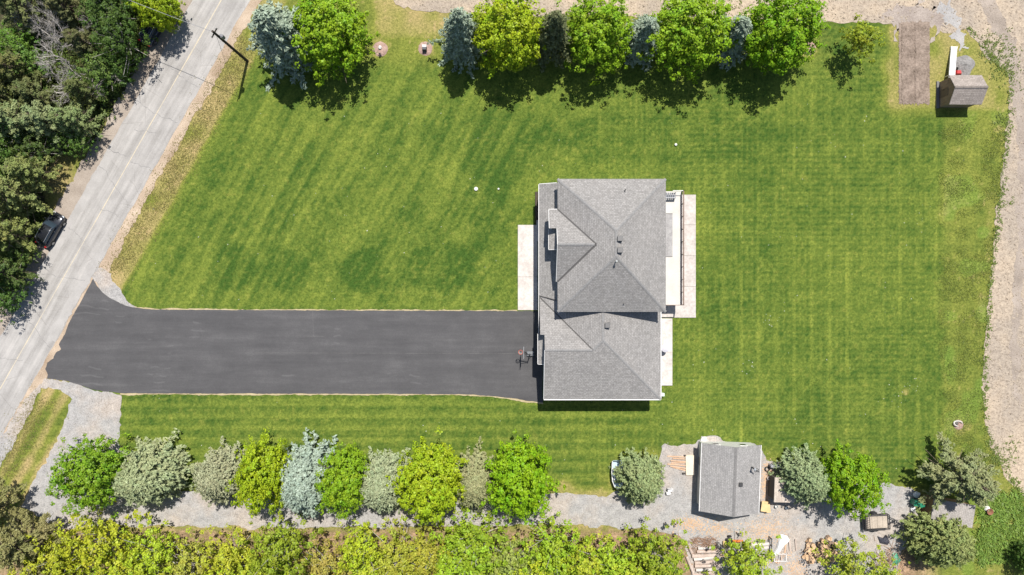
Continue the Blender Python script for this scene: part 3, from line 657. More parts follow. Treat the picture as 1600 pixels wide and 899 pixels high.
# --- things on the deck and patios
v = W(1045, 368, dz); xr_ = 18.8
o = thing('outdoor_rug', 'long grey woven rug lying on the cream deck', 'rug', (xr_, v.y, dz))
RUG = mottle('rug', (.24, .23, .23), (.40, .39, .38), 2, 9, .95, .5)
MB().cbox((xr_, v.y, dz + .012), (1.2, 5.1, .02)).build('rug_field', RUG, o)
for yy in (v.y - 2.6, v.y + 2.6): MB().cbox((xr_, yy, dz + .010), (1.2, .10, .015)).build('fringe', plain('fringe', (.2, .19, .18), .9), o)
bxx, bxy = 19.05, 11.1
o = thing('deck_bench', 'dark slatted bench with a pale back at the far end of the deck', 'bench', (bxx, bxy, dz))
DS = plain('dark_slat', (.13, .14, .16), .5)
for i in range(5): MB().cbox((bxx - .46 + i * .23, bxy, dz + .45), (.17, .62, .04)).build('slat', DS, o)
MB().cbox((bxx, bxy - .36, dz + .62), (1.25, .06, .40)).build('backrest', plain('pale_back', (.5, .5, .52), .5), o)
for sx in (bxx - .6, bxx + .6):
    mb = MB(); mb.cbox((sx, bxy, dz + .62), (.06, .7, .05)); mb.cbox((sx, bxy - .28, dz + .31), (.06, .06, .6)); mb.cbox((sx, bxy + .28, dz + .31), (.06, .06, .6)); mb.build('arm', DS, o)
v = W(1037, 543.5, .9)
o = thing('patio_umbrella', 'round pale patio umbrella on the narrow concrete patio behind the garage', 'umbrella', (v.x, v.y, .12))
MB().lathe((v.x, v.y, 0), [(.02, 1.62), (.25, 1.55), (.5, 1.43), (.52, 1.39), (.5, 1.40), (.02, 1.57)], 12).build('canopy', plain('pale_canvas', (.62, .61, .66), .8), o)
MB().tube([(v.x, v.y, .15), (v.x, v.y, 1.66)], .025, 6).build('pole', WHITE, o)
MB().lathe((v.x, v.y, .12), [(.28, 0), (.28, .06), (.06, .1)], 14).build('base', DARKM, o)
v = W(1034, 615.5, .4)
o = thing('electrical_cabinet', 'small pale green cabinet on the lawn at the garage corner', 'cabinet', (v.x, v.y, 0))
MB().cbox((v.x, v.y, .4), (.34, .36, .8), 0, None, .02).build('housing', plain('pale_green', (.52, .64, .50), .5), o)
MB().cbox((v.x, v.y, .82), (.38, .4, .05), 0, None, .01).build('lid', plain('pale_green_lid', (.56, .68, .54), .5), o)
# --- basketball hoop
b_ = W(829, 552.5, .2)
o = thing('basketball_hoop', 'portable basketball hoop standing on the asphalt in front of the garage', 'basketball hoop', (b_.x, b_.y, .04))
mb = MB(); mb.cbox((b_.x, b_.y, .2), (.95, .62, .3), 0, None, .06); mb.build('base', plain('hoop_base', (.16, .17, .18), .5), o)
bx_ = W(818.3, 550.5, 3.3)
mb = MB(); mb.tube([(b_.x - .1, b_.y, .3), (b_.x - .12, b_.y, 2.6)], .055, 8); o2 = mb.build('pole', DARKM, o)
mb = MB(); mb.tube([(b_.x - .12, b_.y, 2.5), (bx_.x, bx_.y - .15, 3.35)], .03, 5); mb.tube([(b_.x - .12, b_.y, 2.5), (bx_.x, bx_.y + .15, 3.35)], .03, 5); mb.tube([(b_.x - .12, b_.y, 2.2), (bx_.x, bx_.y, 2.95)], .03, 5); mb.tube([(b_.x + .4, b_.y, .3), (b_.x - .12, b_.y, 1.6)], .025, 5); mb.build('bracket', DARKM, o)
bb = MB().box(bx_.x - .03, bx_.x, bx_.y - .72, bx_.y + .72, 2.9, 3.95).build('backboard', plain('backboard', (.55, .56, .58), .3), o)
MB().box(bx_.x - .04, bx_.x + .01, bx_.y - .76, bx_.y + .76, 2.86, 2.92).build('trim', DARKM, bb)
rc = Vector((bx_.x - .38, bx_.y, 3.05))
MB().tube([(rc.x + .25 * math.cos(a), rc.y + .25 * math.sin(a), 3.05) for a in [k * math.pi / 12 for k in range(25)]], .028, 5).build('rim', plain('rim_orange', (.55, .10, .05), .5), o)
mb = MB()
for k in range(12):
    a = k * math.pi / 6; a2 = a + .5
    mb.tube([(rc.x + .23 * math.cos(a), rc.y + .23 * math.sin(a), 3.04), (rc.x + .17 * math.cos(a2), rc.y + .17 * math.sin(a2), 2.85), (rc.x + .11 * math.cos(a), rc.y + .11 * math.sin(a), 2.62)], .012, 3)
    mb.tube([(rc.x + .23 * math.cos(a), rc.y + .23 * math.sin(a), 3.04), (rc.x + .17 * math.cos(a - .5), rc.y + .17 * math.sin(a - .5), 2.85)], .012, 3)
mb.build('net', WHITE, o)

# ------------------------------------------------------------------ workshop
def gable_building(name, label, cat, c, rz, L, Wd, ze, zr, ov, roofm, wallm, cap_m, wall_gable=None, seed=0):
    """gabled building: ridge along local y; L along the ridge, Wd across"""
    o = thing(name, label, cat, (c[0], c[1], 0), None, rz); loc = Vector((0, 0, 0))
    def B(mb, nm, mt, par=None):
        ob = mb.build(nm, mt, None); ob.parent = par or o; return ob
    a, l = Wd / 2, L / 2; sl = (zr - ze) / (a + ov)
    mb = MB(); A_, l_ = a, l; zt = ze + ov * sl - .2
    mb.add([(-A_, -l_, 0), (A_, -l_, 0), (A_, l_, 0), (-A_, l_, 0), (-A_, -l_, zt), (A_, -l_, zt), (A_, l_, zt), (-A_, l_, zt), (0, -l_, zr - .2), (0, l_, zr - .2)],
           [(0, 1, 5, 8, 4), (2, 3, 7, 9, 6), (1, 2, 6, 5), (3, 0, 4, 7)])
    B(mb, 'wall', wallm)
    X, Y = a + ov, l + ov * .8
    rf = roof('roof', [[(-X, Y, ze), (-X, -Y, ze), (0, -Y, zr), (0, Y, zr)], [(X, -Y, ze), (X, Y, ze), (0, Y, zr), (0, -Y, zr)]], roofm, None, .12); rf.parent = o
    k = cap('ridge_cap', (0, -Y, zr), (0, Y, zr), cap_m, None); k.parent = o
    return o, B, X, Y
p = [W(1095.5, 691.7, 2.6), W(1187, 695.5, 2.6), W(1091.7, 797.4, 2.6), W(1184.7, 800.4, 2.6)]
c = (p[0] + p[1] + p[2] + p[3]) / 4; Lr = ((p[0] - p[2]).length + (p[1] - p[3]).length) / 2; Wr = ((p[0] - p[1]).length + (p[2] - p[3]).length) / 2
rzw = math.atan2((p[0] - p[2]).x * -1, (p[0] - p[2]).y)
WKW = plain('workshop_siding', (.66, .65, .62), .6)
o, B_, X_, Y_ = gable_building('workshop', 'white-walled workshop with a grey shingle gable roof beside the gravel yard', 'workshop', c, rzw, Lr - .5, Wr - .7, 2.6, 4.35, .35, SHW, WKW, SHW)
ov = .35
B_(MB().box(-X_ - .06, -X_, -Y_, Y_, 2.45, 2.61), 'gutter', WHITE); B_(MB().box(X_, X_ + .06, -Y_, Y_, 2.45, 2.61), 'gutter', WHITE)
for i, (u, ax, s_) in enumerate(((-1.6, 'y', 1), (1.7, 'y', 1), (-.8, 'y', -1), (.2, 'y', -1))):
    mb = MB(); yy = s_ * (Lr - .5) / 2; mb.box(u - .45, u + .45, min(yy, yy + s_ * .05), max(yy, yy + s_ * .05), 1.2, 2.1); f_ = B_(mb, 'window', WHITE)
    mb = MB(); mb.box(u - .37, u + .37, min(yy + s_ * .05, yy + s_ * .06), max(yy + s_ * .05, yy + s_ * .06), 1.28, 2.02); B_(mb, 'pane', GLASS, f_)
mb = MB(); xx = -(Wr - .7) / 2; mb.box(xx - .05, xx, -3.2, -.4, .05, 2.2); B_(mb, 'overhead_door', plain('overhead_door', (.58, .57, .55), .5))
mb = MB(); mb.box(xx - .05, xx, 1.0, 1.9, .05, 2.1); B_(mb, 'side_door', plain('side_door', (.35, .34, .33), .5))
mb = MB(); mb.cbox((.75, -.3, 4.15), (.45, .45, .25), 0, None, .03); B_(mb, 'roof_vent', plain('vent_grey', (.045, .045, .045), .5))
mb = MB(); mb.tube([(2.3, 1.6, 3.3), (2.3, 1.6, 4.4)], .09, 8); mb.tube([(2.3, 1.6, 4.4), (2.75, 1.35, 4.45)], .07, 6); k = B_(mb, 'stovepipe', DARKM)
mb = MB(); mb.lathe((2.3, 1.6, 4.35), [(.15, 0), (.17, .1), (.05, .22)], 10); B_(mb, 'cap', plain('galvanised', (.62, .63, .64), .35, .6), k)
mb = MB(); mb.tube([(2.9 + .17 * math.cos(a), 1.3 + .17 * math.sin(a), 3.35) for a in [j * .524 for j in range(13)]], .035, 5); B_(mb, 'coil', DARKM, k)

# ------------------------------------------------------------------ small shed in the field corner
BRNW = mottle('brown_boards', (.20, .145, .095), (.34, .25, .17), 1.5, 10, .85, .3)
ez = 2.2
p = [W(1480, 118.5, ez), W(1532, 118.5, ez), W(1479, 165, ez), W(1532, 165, ez)]
c = (p[0] + p[1] + p[2] + p[3]) / 4; Wr = (p[0] - p[2]).length; Lr = (p[0] - p[1]).length
o, B_, X_, Y_ = gable_building('garden_shed', 'small brown board shed with taupe shingle roof beside the vegetable bed', 'shed', c, math.pi / 2, Lr - .45, Wr - .5, ez, 3.35, .22, SHT, BRNW, SHT)
SHED_C = c.copy()
# local +y points to world -x: the west gable
l = (Lr - .45) / 2; a = (Wr - .5) / 2
for i in range(9):
    u = -a + (i + .5) * 2 * a / 9; top = 3.35 - abs(u) * (1.15 / (a + .22)) - .3
    mb = MB(); mb.box(u - a / 9 + .01, u + a / 9 - .01, l, l + .03, .05, top); B_(mb, 'board', BRNW)
mb = MB(); mb.box(-.45, .45, l + .03, l + .07, .1, 1.8); dr = B_(mb, 'door', plain('shed_door', (.15, .11, .075), .7))
mb = MB(); mb.box(.3, .36, l + .07, l + .12, .9, 1.1); B_(mb, 'handle', DARKM, dr)
mb = MB(); mb.box(-a - .1, a + .1, l + .09, l + .40, .0, .16); B_(mb, 'doorstep', plain('step_grey', (.16, .155, .15), .8))
ra = MB()
for q in ((-.75, .75),): 
    ra.box(q[0], q[0] + .1, -l - .85, -l - .02, .55, .65); ra.box(q[1] - .1, q[1], -l - .85, -l - .02, .55, .65); ra.box(q[0], q[1], -l - .95, -l - .85, .55, .65); ra.box(-.05, .05, -l - .85, -l - .02, .55, .65)
    for u in (q[0], q[1] - .1): ra.box(u, u + .1, -l - .95, -l - .85, 0, .95)
    ra.box(q[0], q[1], -l - .93, -l - .87, .85, .93)
B_(ra, 'white_stoop', WHITE)
# slide, red tub, gravel heap
a0, a1 = W(1488.5, 74, .2), W(1486, 122, 1.1)
o = thing('plastic_slide', 'long white chute lying on the grass against the small brown shed', 'slide', ((a0.x + a1.x) / 2, (a0.y + a1.y) / 2, 0))
mb = MB(); nseg = 10
L0 = []
for i in range(nseg + 1):
    f_ = i / nseg; q = a0.lerp(a1, f_); z = .08 + .75 * f_ ** 1.1; wd = .37 + (.06 if i == 0 else 0)
    L0.append([(q.x - wd, q.y, z + .14), (q.x - wd + .05, q.y, z + .14), (q.x - wd + .06, q.y, z), (q.x + wd - .06, q.y, z), (q.x + wd - .05, q.y, z + .14), (q.x + wd, q.y, z + .14), (q.x + wd, q.y, z - .05), (q.x - wd, q.y, z - .05)])
vs = [v for r_ in L0 for v in r_]; fs = []
for i in range(nseg):
    for k in range(8): fs.append((i * 8 + k, i * 8 + (k + 1) % 8, i * 8 + 8 + (k + 1) % 8, i * 8 + 8 + k))
fs += [tuple(range(7, -1, -1)), tuple(range(nseg * 8, nseg * 8 + 8))]
mb.add(vs, fs).build('chute', plain('white_plastic', (.80, .79, .78), .4), o)
mb = MB(); mb.cbox((a1.x - .25, a1.y + .35, .35), (.08, .08, .7)); mb.cbox((a1.x + .25, a1.y + .35, .35), (.08, .08, .7)); mb.build('support', plain('white_plastic', (.80, .79, .78), .4), o)
v = W(1494, 115, .3)
o = thing('wheelbarrow', 'red wheelbarrow tipped against the small brown shed by the grey gravel heap', 'wheelbarrow', (v.x, v.y, 0))
RED = plain('red_paint', (.50, .03, .03), .4)
MB().add([(v.x - .45, v.y - .35, .25), (v.x + .4, v.y - .35, .25), (v.x + .32, v.y + .3, .28), (v.x - .35, v.y + .3, .28), (v.x - .3, v.y - .2, .62), (v.x + .25, v.y - .2, .62), (v.x + .2, v.y + .18, .6), (v.x - .22, v.y + .18, .6)],
         [(0, 3, 2, 1), (4, 5, 6, 7), (0, 1, 5, 4), (1, 2, 6, 5), (2, 3, 7, 6), (3, 0, 4, 7)]).build('tray', RED, o)
mb = MB(); mb.tube([(v.x - .3, v.y + .3, .2), (v.x - .45, v.y - .7, .25)], .025, 5); mb.tube([(v.x + .28, v.y + .3, .2), (v.x + .4, v.y - .7, .25)], .025, 5); mb.build('handle', BRNW, o)
MB().lathe((v.x, v.y + .55, .18), [(.05, -.05), (.18, -.05), (.18, .05), (.05, .05)], 14, Matrix.Rotation(math.pi / 2, 3, 'Y')).build('wheel', DARKM, o)
gh = W(1503, 104, 0)
mb = MB(); ring = []; nr, na = 9, 34
for i in range(nr + 1):
    for k in range(na):
        a = 6.283 * k / na; r_ = (i / nr) * (1.35 + .12 * math.sin(3 * a) + .08 * math.sin(5 * a + 1)); h_ = .42 * (1 - (i / nr) ** 1.3) + R.uniform(-.03, .03)
        ring.append((gh.x + r_ * math.cos(a), gh.y + r_ * math.sin(a), max(.0, h_) if i < nr else -.02))
fs = [(i * na + k, (i + 1) * na + k, (i + 1) * na + (k + 1) % na, i * na + (k + 1) % na) for i in range(nr) for k in range(na)]
mb.add(ring, fs); o = mb.build('gravel_heap', mottle('heap_gravel', (.15, .145, .14), (.30, .285, .27), 1.2, 6, .95, .6), None); tag(o, 'round low heap of grey gravel behind the small brown shed', 'gravel heap')

# ------------------------------------------------------------------ foliage
def leaf_mat(name, trans=.35, rough=.6, var=.55):
    m = bpy.data.materials.new(name); m.use_nodes = True; t = m.node_tree; t.nodes.remove(t.nodes['Principled BSDF'])
    oi = node(t, 'ShaderNodeObjectInfo'); g = node(t, 'ShaderNodeNewGeometry')
    at = node(t, 'ShaderNodeAttribute', attribute_name='tone')
    k = mathn(t, 'ADD', mathn(t, 'MULTIPLY', g.outputs['Random Per Island'], var), 1 - var / 2)
    hs = node(t, 'ShaderNodeHueSaturation'); t.links.new(oi.outputs['Color'], hs.inputs['Color']); t.links.new(k, hs.inputs['Value'])
    t.links.new(mathn(t, 'ADD', mathn(t, 'MULTIPLY', at.outputs[2], .022), .489), hs.inputs['Hue'])
    d = node(t, 'ShaderNodeBsdfDiffuse'); tr = node(t, 'ShaderNodeBsdfTranslucent'); mx = node(t, 'ShaderNodeMixShader'); mx.inputs[0].default_value = trans
    gl = node(t, 'ShaderNodeBsdfGlossy'); gl.inputs['Roughness'].default_value = .45; mx2 = node(t, 'ShaderNodeMixShader'); mx2.inputs[0].default_value = .012
    t.links.new(hs.outputs[0], d.inputs[0]); t.links.new(hs.outputs[0], tr.inputs[0]); t.links.new(d.outputs[0], mx.inputs[1]); t.links.new(tr.outputs[0], mx.inputs[2])
    t.links.new(mx.outputs[0], mx2.inputs[1]); t.links.new(gl.outputs[0], mx2.inputs[2])
    t.links.new(mx2.outputs[0], t.nodes['Material Output'].inputs[0]); return m
LEAF = leaf_mat('leaf', .28, .6, .7); NEEDLE = leaf_mat('needle', .12, .7, .5)
BARK = mottle('bark', (.10, .075, .055), (.20, .155, .12), 2, 12, .9, .5)
GBARK = mottle('grey_bark', (.30, .275, .25), (.54, .51, .48), 2, 12, .9, .3)
def quads(name, C, N, U, ln, wd, tone, mat):
    """leaf-shaped faces: centre C, normal N, long axis U; arrays"""
    U = U - N * np.sum(U * N, 1, keepdims=True); U /= np.linalg.norm(U, axis=1, keepdims=True) + 1e-9; Vv = np.cross(N, U)
    ln = ln[:, None]; wd = wd[:, None]; fold = N * wd * .18
    V = np.stack([C - U * ln * .5, C + Vv * wd * .5 + fold, C + U * ln * .5, C - Vv * wd * .5 + fold], 1).reshape(-1, 3)
    n = len(C); me = bpy.data.meshes.new(name)
    me.vertices.add(4 * n); me.vertices.foreach_set('co', V.ravel().astype(np.float32))
    me.loops.add(4 * n); me.loops.foreach_set('vertex_index', np.arange(4 * n, dtype=np.int32))
    me.polygons.add(n); me.polygons.foreach_set('loop_start', np.arange(0, 4 * n, 4, dtype=np.int32)); me.update(calc_edges=True)
    a = me.attributes.new('tone', 'FLOAT', 'POINT'); a.data.foreach_set('value', np.repeat(tone, 4).astype(np.float32))
    me.materials.append(mat); return me
def unit(v): return v / (np.linalg.norm(v, axis=-1, keepdims=True) + 1e-9)
def maple_mesh(seed, r=4.0, zb=1.3, zt=9.2, nc=760, per=26, lump=.13, fill=.16, cr=.42, leaf=.25, egg=1.0):
    g = np.random.default_rng(seed); zc = (zb + zt) / 2; hz = (zt - zb) / 2
    i = np.arange(nc); ph = i * 2.39996; cz = 1 - 2 * (i + .5) / nc; cz = np.clip(cz + g.normal(0, .03, nc), -1, 1); q = np.sqrt(1 - cz ** 2)
    d = np.stack([q * np.cos(ph + g.normal(0, .1, nc)), q * np.sin(ph), cz], 1)
    rad = np.ones(nc)
    for k in range(9):
        ax = unit(g.normal(size=3)); f = 2.2 + 3.5 * g.random(); rad += lump * .42 * np.sin(f * (d @ ax) * 3 + 6.28 * g.random())
    rad *= 1 + g.normal(0, .095, nc)
    inner = g.random(nc) < fill; rad = np.where(inner, rad * (.45 + .4 * g.random(nc)), rad)
    sc = np.stack([np.full(nc, r), np.full(nc, r), np.full(nc, hz)], 1)
    taper = 1 - .16 * egg * (d[:, 2:3] * .5 + .5) ** 1.5
    P0 = d * sc * rad[:, None] * np.concatenate([taper, taper, np.ones((nc, 1))], 1) + np.array((0, 0, zc))
    out = unit(d * np.array((1, 1, r / hz)))
    o = unit(g.normal(size=(nc, per, 3))); rr_ = g.random((nc, per, 1)) ** .45 * cr * (.6 + .8 * g.random((nc, 1, 1)))
    C = P0[:, None] + o * rr_ * np.array((1, 1, .75))
    N = unit(out[:, None] * .6 + o * .7 + g.normal(0, .35, (nc, per, 3)) + np.array((0, .15, .85)))
    U = unit(g.normal(size=(nc, per, 3)))
    C, N, U = (x.reshape(-1, 3) for x in (C, N, U)); n = len(C)
    s = leaf * (.6 + .75 * g.random(n)); tone = np.repeat(g.normal(0, .35, nc), per) + .5
    return quads('crown', C, N, U, s, s * .78, tone, LEAF), P0
def limbs_mesh(seed, P0, zb, zt, r0=.22, nl=16, name='trunk', mat=None):
    g = np.random.default_rng(seed); mb = MB()
    mb.tube([(0, 0, -.1), (g.normal(0, .04), g.normal(0, .04), zb * .6), (g.normal(0, .08), g.normal(0, .08), zb + (zt - zb) * .35), (0, 0, zb + (zt - zb) * .8)], [r0 * 1.25, r0, r0 * .7, r0 * .15], 8)
    for k in g.choice(len(P0), nl, replace=False):
        e = P0[k]; z0 = zb + (e[2] - zb) * .35; z0 = max(zb * .75, min(z0, zt * .6)); m = e * .5; m[2] = z0 + (e[2] - z0) * .35
        mb.tube([(0, 0, z0), tuple(m), tuple(e)], [r0 * .45, r0 * .28, .02], 5)
    ob = mb.build(name, mat or BARK); me = ob.data; bpy.data.objects.remove(ob); return me
def spruce_mesh(seed, h=10.0, r=2.8, nb=330, needle=.26, dense=1.0, droop=.28, irr=.10, blunt=.75):
    g = np.random.default_rng(seed); Cs, Ns, Us, L, Wd, T = [], [], [], [], [], []
    for i in range(nb):
        f = ((i + g.random()) / nb) ** .8; z0 = .35 + f * (h - .5); a = i * 2.39996 + g.normal(0, .2)
        Lb = (r * (1 - f) ** blunt * (1 + g.normal(0, irr)) + .12)
        dr = np.array((math.cos(a), math.sin(a))); n = max(3, int(Lb / .20 * dense)); sd = np.array((-dr[1], dr[0]))
        tb = g.normal(.5, .4)
        for j in range(n):
            s = .25 + .75 * (j + g.random()) / n
            lat = g.normal(0, .16) * (1.05 - .5 * s) * min(Lb, 1.6)
            x = dr * Lb * s + sd * lat; z = z0 + .10 * Lb - droop * Lb * s ** 1.4 + (.18 * Lb * max(0, s - .7)) - abs(lat) * .18
            k = 7 if s > .6 else 5
            up = np.array((dr[0] * .55, dr[1] * .55, .75))
            for q in range(k):
                u = unit(np.array((dr[0] * .8 + sd[0] * g.normal(0, .75), dr[1] * .8 + sd[1] * g.normal(0, .75), .2 + g.normal(0, .35))))
                Cs.append((x[0] + g.normal(0, .06), x[1] + g.normal(0, .06), z + g.normal(0, .05) + .04)); Us.append(u); Ns.append(unit(up + g.normal(0, .45, 3)))
                L.append(needle * (.7 + .7 * g.random())); Wd.append(needle * (.30 + .25 * g.random())); T.append(tb + .35 * (s - .5))
    C = np.array(Cs); 
    C += np.array(Us) * np.array(L)[:, None] * .3
    return quads('crown', C, np.array(Ns), np.array(Us), np.array(L), np.array(Wd), np.array(T), NEEDLE)
def pole_mesh(h, r0=.16):
    mb = MB(); mb.tube([(0, 0, -.1), (0, 0, h * .5), (0, 0, h * .97)], [r0, r0 * .6, .02], 7); ob = mb.build('trunk', BARK); me = ob.data; bpy.data.objects.remove(ob); return me
def pine_mesh(seed, h=9.0, r=3.2, nb=70, needle=.24, up=.55):
    """plumed conifer: long limbs sweeping outwards, each carrying flat sprays"""
    g = np.random.default_rng(seed); C, N, U, L, Wd, T = [], [], [], [], [], []; mb = MB()
    mb.tube([(0, 0, -.1), (.1, 0, h * .5), (0, .1, h * .95)], [.22, .14, .03], 7)
    for i in range(nb):
        f = (i + .5) / nb; a = i * 2.39996 + g.normal(0, .35); z0 = h * (.18 + .75 * f); Lb = r * (1.05 - .8 * f) * (.75 + .5 * g.random())
        d = np.array((math.cos(a), math.sin(a), up * (.15 + f))); d = d / np.linalg.norm(d); sd = np.array((-math.sin(a), math.cos(a), 0))
        p0 = np.array((0, 0, z0)); tb = g.normal(.5, .4)
        mb.tube([tuple(p0), tuple(p0 + d * Lb * .9)], [.06, .015], 4)
        n = int(20 + 34 * Lb / r)
        for j in range(n):
            s = .3 + .75 * g.random() ** .8; lat = g.normal(0, .30) * (1.2 - s * .75)
            c = p0 + d * Lb * s + sd * lat + np.array((0, 0, g.normal(0, .09)))
            for q in range(5):
                u = unit(d * .9 + sd * g.normal(np.sign(lat) * .35, .5) + np.array((0, 0, g.normal(.1, .3))))
                C.append(c + g.normal(0, .06, 3)); U.append(u); N.append(unit(np.array((d[0] * .3, d[1] * .3, .9)) + g.normal(0, .5, 3)))
                L.append(needle * (.7 + .7 * g.random())); Wd.append(needle * (.28 + .25 * g.random())); T.append(tb + .3 * (s - .6))
    me = quads('crown', np.array(C), np.array(N), np.array(U), np.array(L), np.array(Wd), np.array(T), NEEDLE)
    ob = mb.build('trunk', BARK); tm = ob.data; bpy.data.objects.remove(ob); return me, tm
def bare_mesh(seed, h=8.0):
    rd = random.Random(seed); mb = MB(); tips = []
    def br(p, d, L, r, lev):
        q = p + d * L; m = p + d * L * .5 + Vector((rd.gauss(0, .06), rd.gauss(0, .06), 0)) * L
        mb.tube([p, m, q], [r, r * .8, r * .55], 5 if lev < 2 else 3, lev == 0)
        if lev >= 5: tips.append(q); return
        for k in range(3 if lev < 4 else 4):
            nd = (d + Vector((rd.gauss(0, .55), rd.gauss(0, .55), rd.gauss(.08, .3)))).normalized()
            br(p + d * L * rd.uniform(.55, 1), nd, L * rd.uniform(.58, .82), r * .55, lev + 1)
    br(Vector((0, 0, -.1)), Vector((0, 0, 1)), h * .32, .17, 0)
    ob = mb.build('branches', GBARK); me = ob.data; bpy.data.objects.remove(ob); return me
MAPLE = [maple_mesh(s, lump=l_) for s, l_ in ((11, .20), (12, .17), (13, .24))]
MAPLE_T = [limbs_mesh(40 + i, MAPLE[i][1], 1.6, 9) for i in range(3)]
AIRY = [maple_mesh(s, r=3.6, zb=1.2, zt=8.2, nc=185, per=26, lump=.34, fill=.5, cr=.46, leaf=.25) for s in (21, 22, 23, 24)]
AIRY_T = [limbs_mesh(50 + i, AIRY[i][1], 1.2, 8.0, .16, 34, mat=GBARK) for i in range(4)]
YOUNG = maple_mesh(31, r=1.7, zb=2.0, zt=5.2, nc=62, per=26, lump=.3, fill=.4, cr=.42, leaf=.24)
YOUNG_T = limbs_mesh(60, YOUNG[1], 1.8, 5.0, .07, 14)
SPR = [spruce_mesh(s, irr=.24, nb=230, needle=.34, blunt=.62, droop=.34) for s in (71, 72, 73)]; SPR_T = [pole_mesh(10)] * 3
FAT = [spruce_mesh(s, h=7.5, r=3.4, nb=360, blunt=.52, droop=.2, irr=.15, needle=.31) for s in (81, 82, 83)]; FAT_T = [pole_mesh(7.5)] * 3
PINE = [pine_mesh(s) for s in (91, 92, 93)]
BARE = [bare_mesh(s) for s in (5, 6, 8)]
def tree(kind, v, x, y, sx, sy, sz, color, label, cat='tree', group=None, rz=None, tilt=None):
    """kind -> (crown mesh, trunk mesh); scales are relative to the model"""
    nm = {'maple': 'maple_tree', 'airy': 'broadleaf_tree', 'young': 'young_tree', 'spruce': 'spruce_tree', 'fat': 'spruce_tree', 'pine': 'conifer_tree', 'bare': 'bare_tree'}[kind]
    o = bpy.data.objects.new(nm, None); COL.objects.link(o); o.location = (x, y, 0); o.rotation_euler.z = R.random() * 6.28 if rz is None else rz
    if tilt: o.rotation_euler = (tilt[0], tilt[1], o.rotation_euler.z)
    tag(o, label, cat, group)
    cm, tm = {'maple': lambda: (MAPLE[v][0], MAPLE_T[v]), 'airy': lambda: (AIRY[v][0], AIRY_T[v]), 'young': lambda: (YOUNG[0], YOUNG_T), 'spruce': lambda: (SPR[v], SPR_T[v]), 'fat': lambda: (FAT[v], FAT_T[v]), 'pine': lambda: PINE[v], 'bare': lambda: (None, BARE[v])}[kind]()
    if cm:
        c = bpy.data.objects.new('crown', cm); c.color = (*color, 1); COL.objects.link(c); c.parent = o; c.rotation_euler.z = R.random() * 6.28 if tilt is None else 0
    t_ = bpy.data.objects.new('trunk' if cm else 'branches', tm); COL.objects.link(t_); t_.parent = o
    o.scale = (sx, sy, sz); return o
def at_crown(px, py, zc): v = W(px, py, zc); return v.x, v.y
# colours as leaf albedo
MG = (.225, .365, .018); MY = (.315, .415, .018); MD = (.12, .21, .02); BL = (.31, .375, .28); PALE = (.315, .355, .185); OL = (.165, .165, .07); SAGE = (.32, .325, .16); YG = (.36, .455, .032); DKO = (.085, .095, .03)
# --- row along the field: bases on a line of even spacing, the mulch rings mark the gaps
row = [('spruce', 0, 466, 84, 1.38, 1.25, BL, 'tall blue spruce standing next to the utility pole', 0),
       ('maple', 0, 532, 76, 1.0, 1.02, MG, 'round green maple between the blue spruce by the utility pole and the mulch rings', 1),
       ('spruce', 1, 726, 80, .95, 1.2, BL, 'slim blue spruce beside the mulch ring with the small box', 2),
       ('maple', 1, 794, 78, .93, 1.08, MY, 'yellowest maple of the row along the tilled field', 3),
       ('spruce', 2, 860, 80, .92, 1.15, (.17, .19, .09), 'dark olive spruce squeezed between two maples along the field', 4),
       ('maple', 2, 927, 77, .90, 1.0, MG, 'bright green maple next to the dark olive spruce along the field', 5),
       ('spruce', 0, 993, 78, .9, .92, BL, 'short blue spruce between two bright maples along the field', 6),
       ('maple', 0, 1060, 76, 1.02, 1.05, MG, 'broadest maple of the row, between the two short blue spruces', 7),
       ('spruce', 1, 1127, 77, .9, .90, BL, 'short blue spruce beside the last big maple of the row', 8),
       ('maple', 1, 1192, 76, 1.0, 1.08, (.19, .34, .014), 'darker green maple at the vegetable bed end of the row', 9)]
for kind, v, px, py, sr, sz, colr, lb, k in row:
    x, y = P(px, py); tree(kind, v, x, y, sr, sr, sz, colr, lb, 'tree', 'trees planted in a row along the field')
x, y = P(1324, 84); tree('young', 0, x, y, 1.05, 1.05, 1.15, (.25, .31, .025), 'slender young yellow-green tree beside the vegetable bed', 'tree', None, 2.2, (math.radians(-3), math.radians(7)))
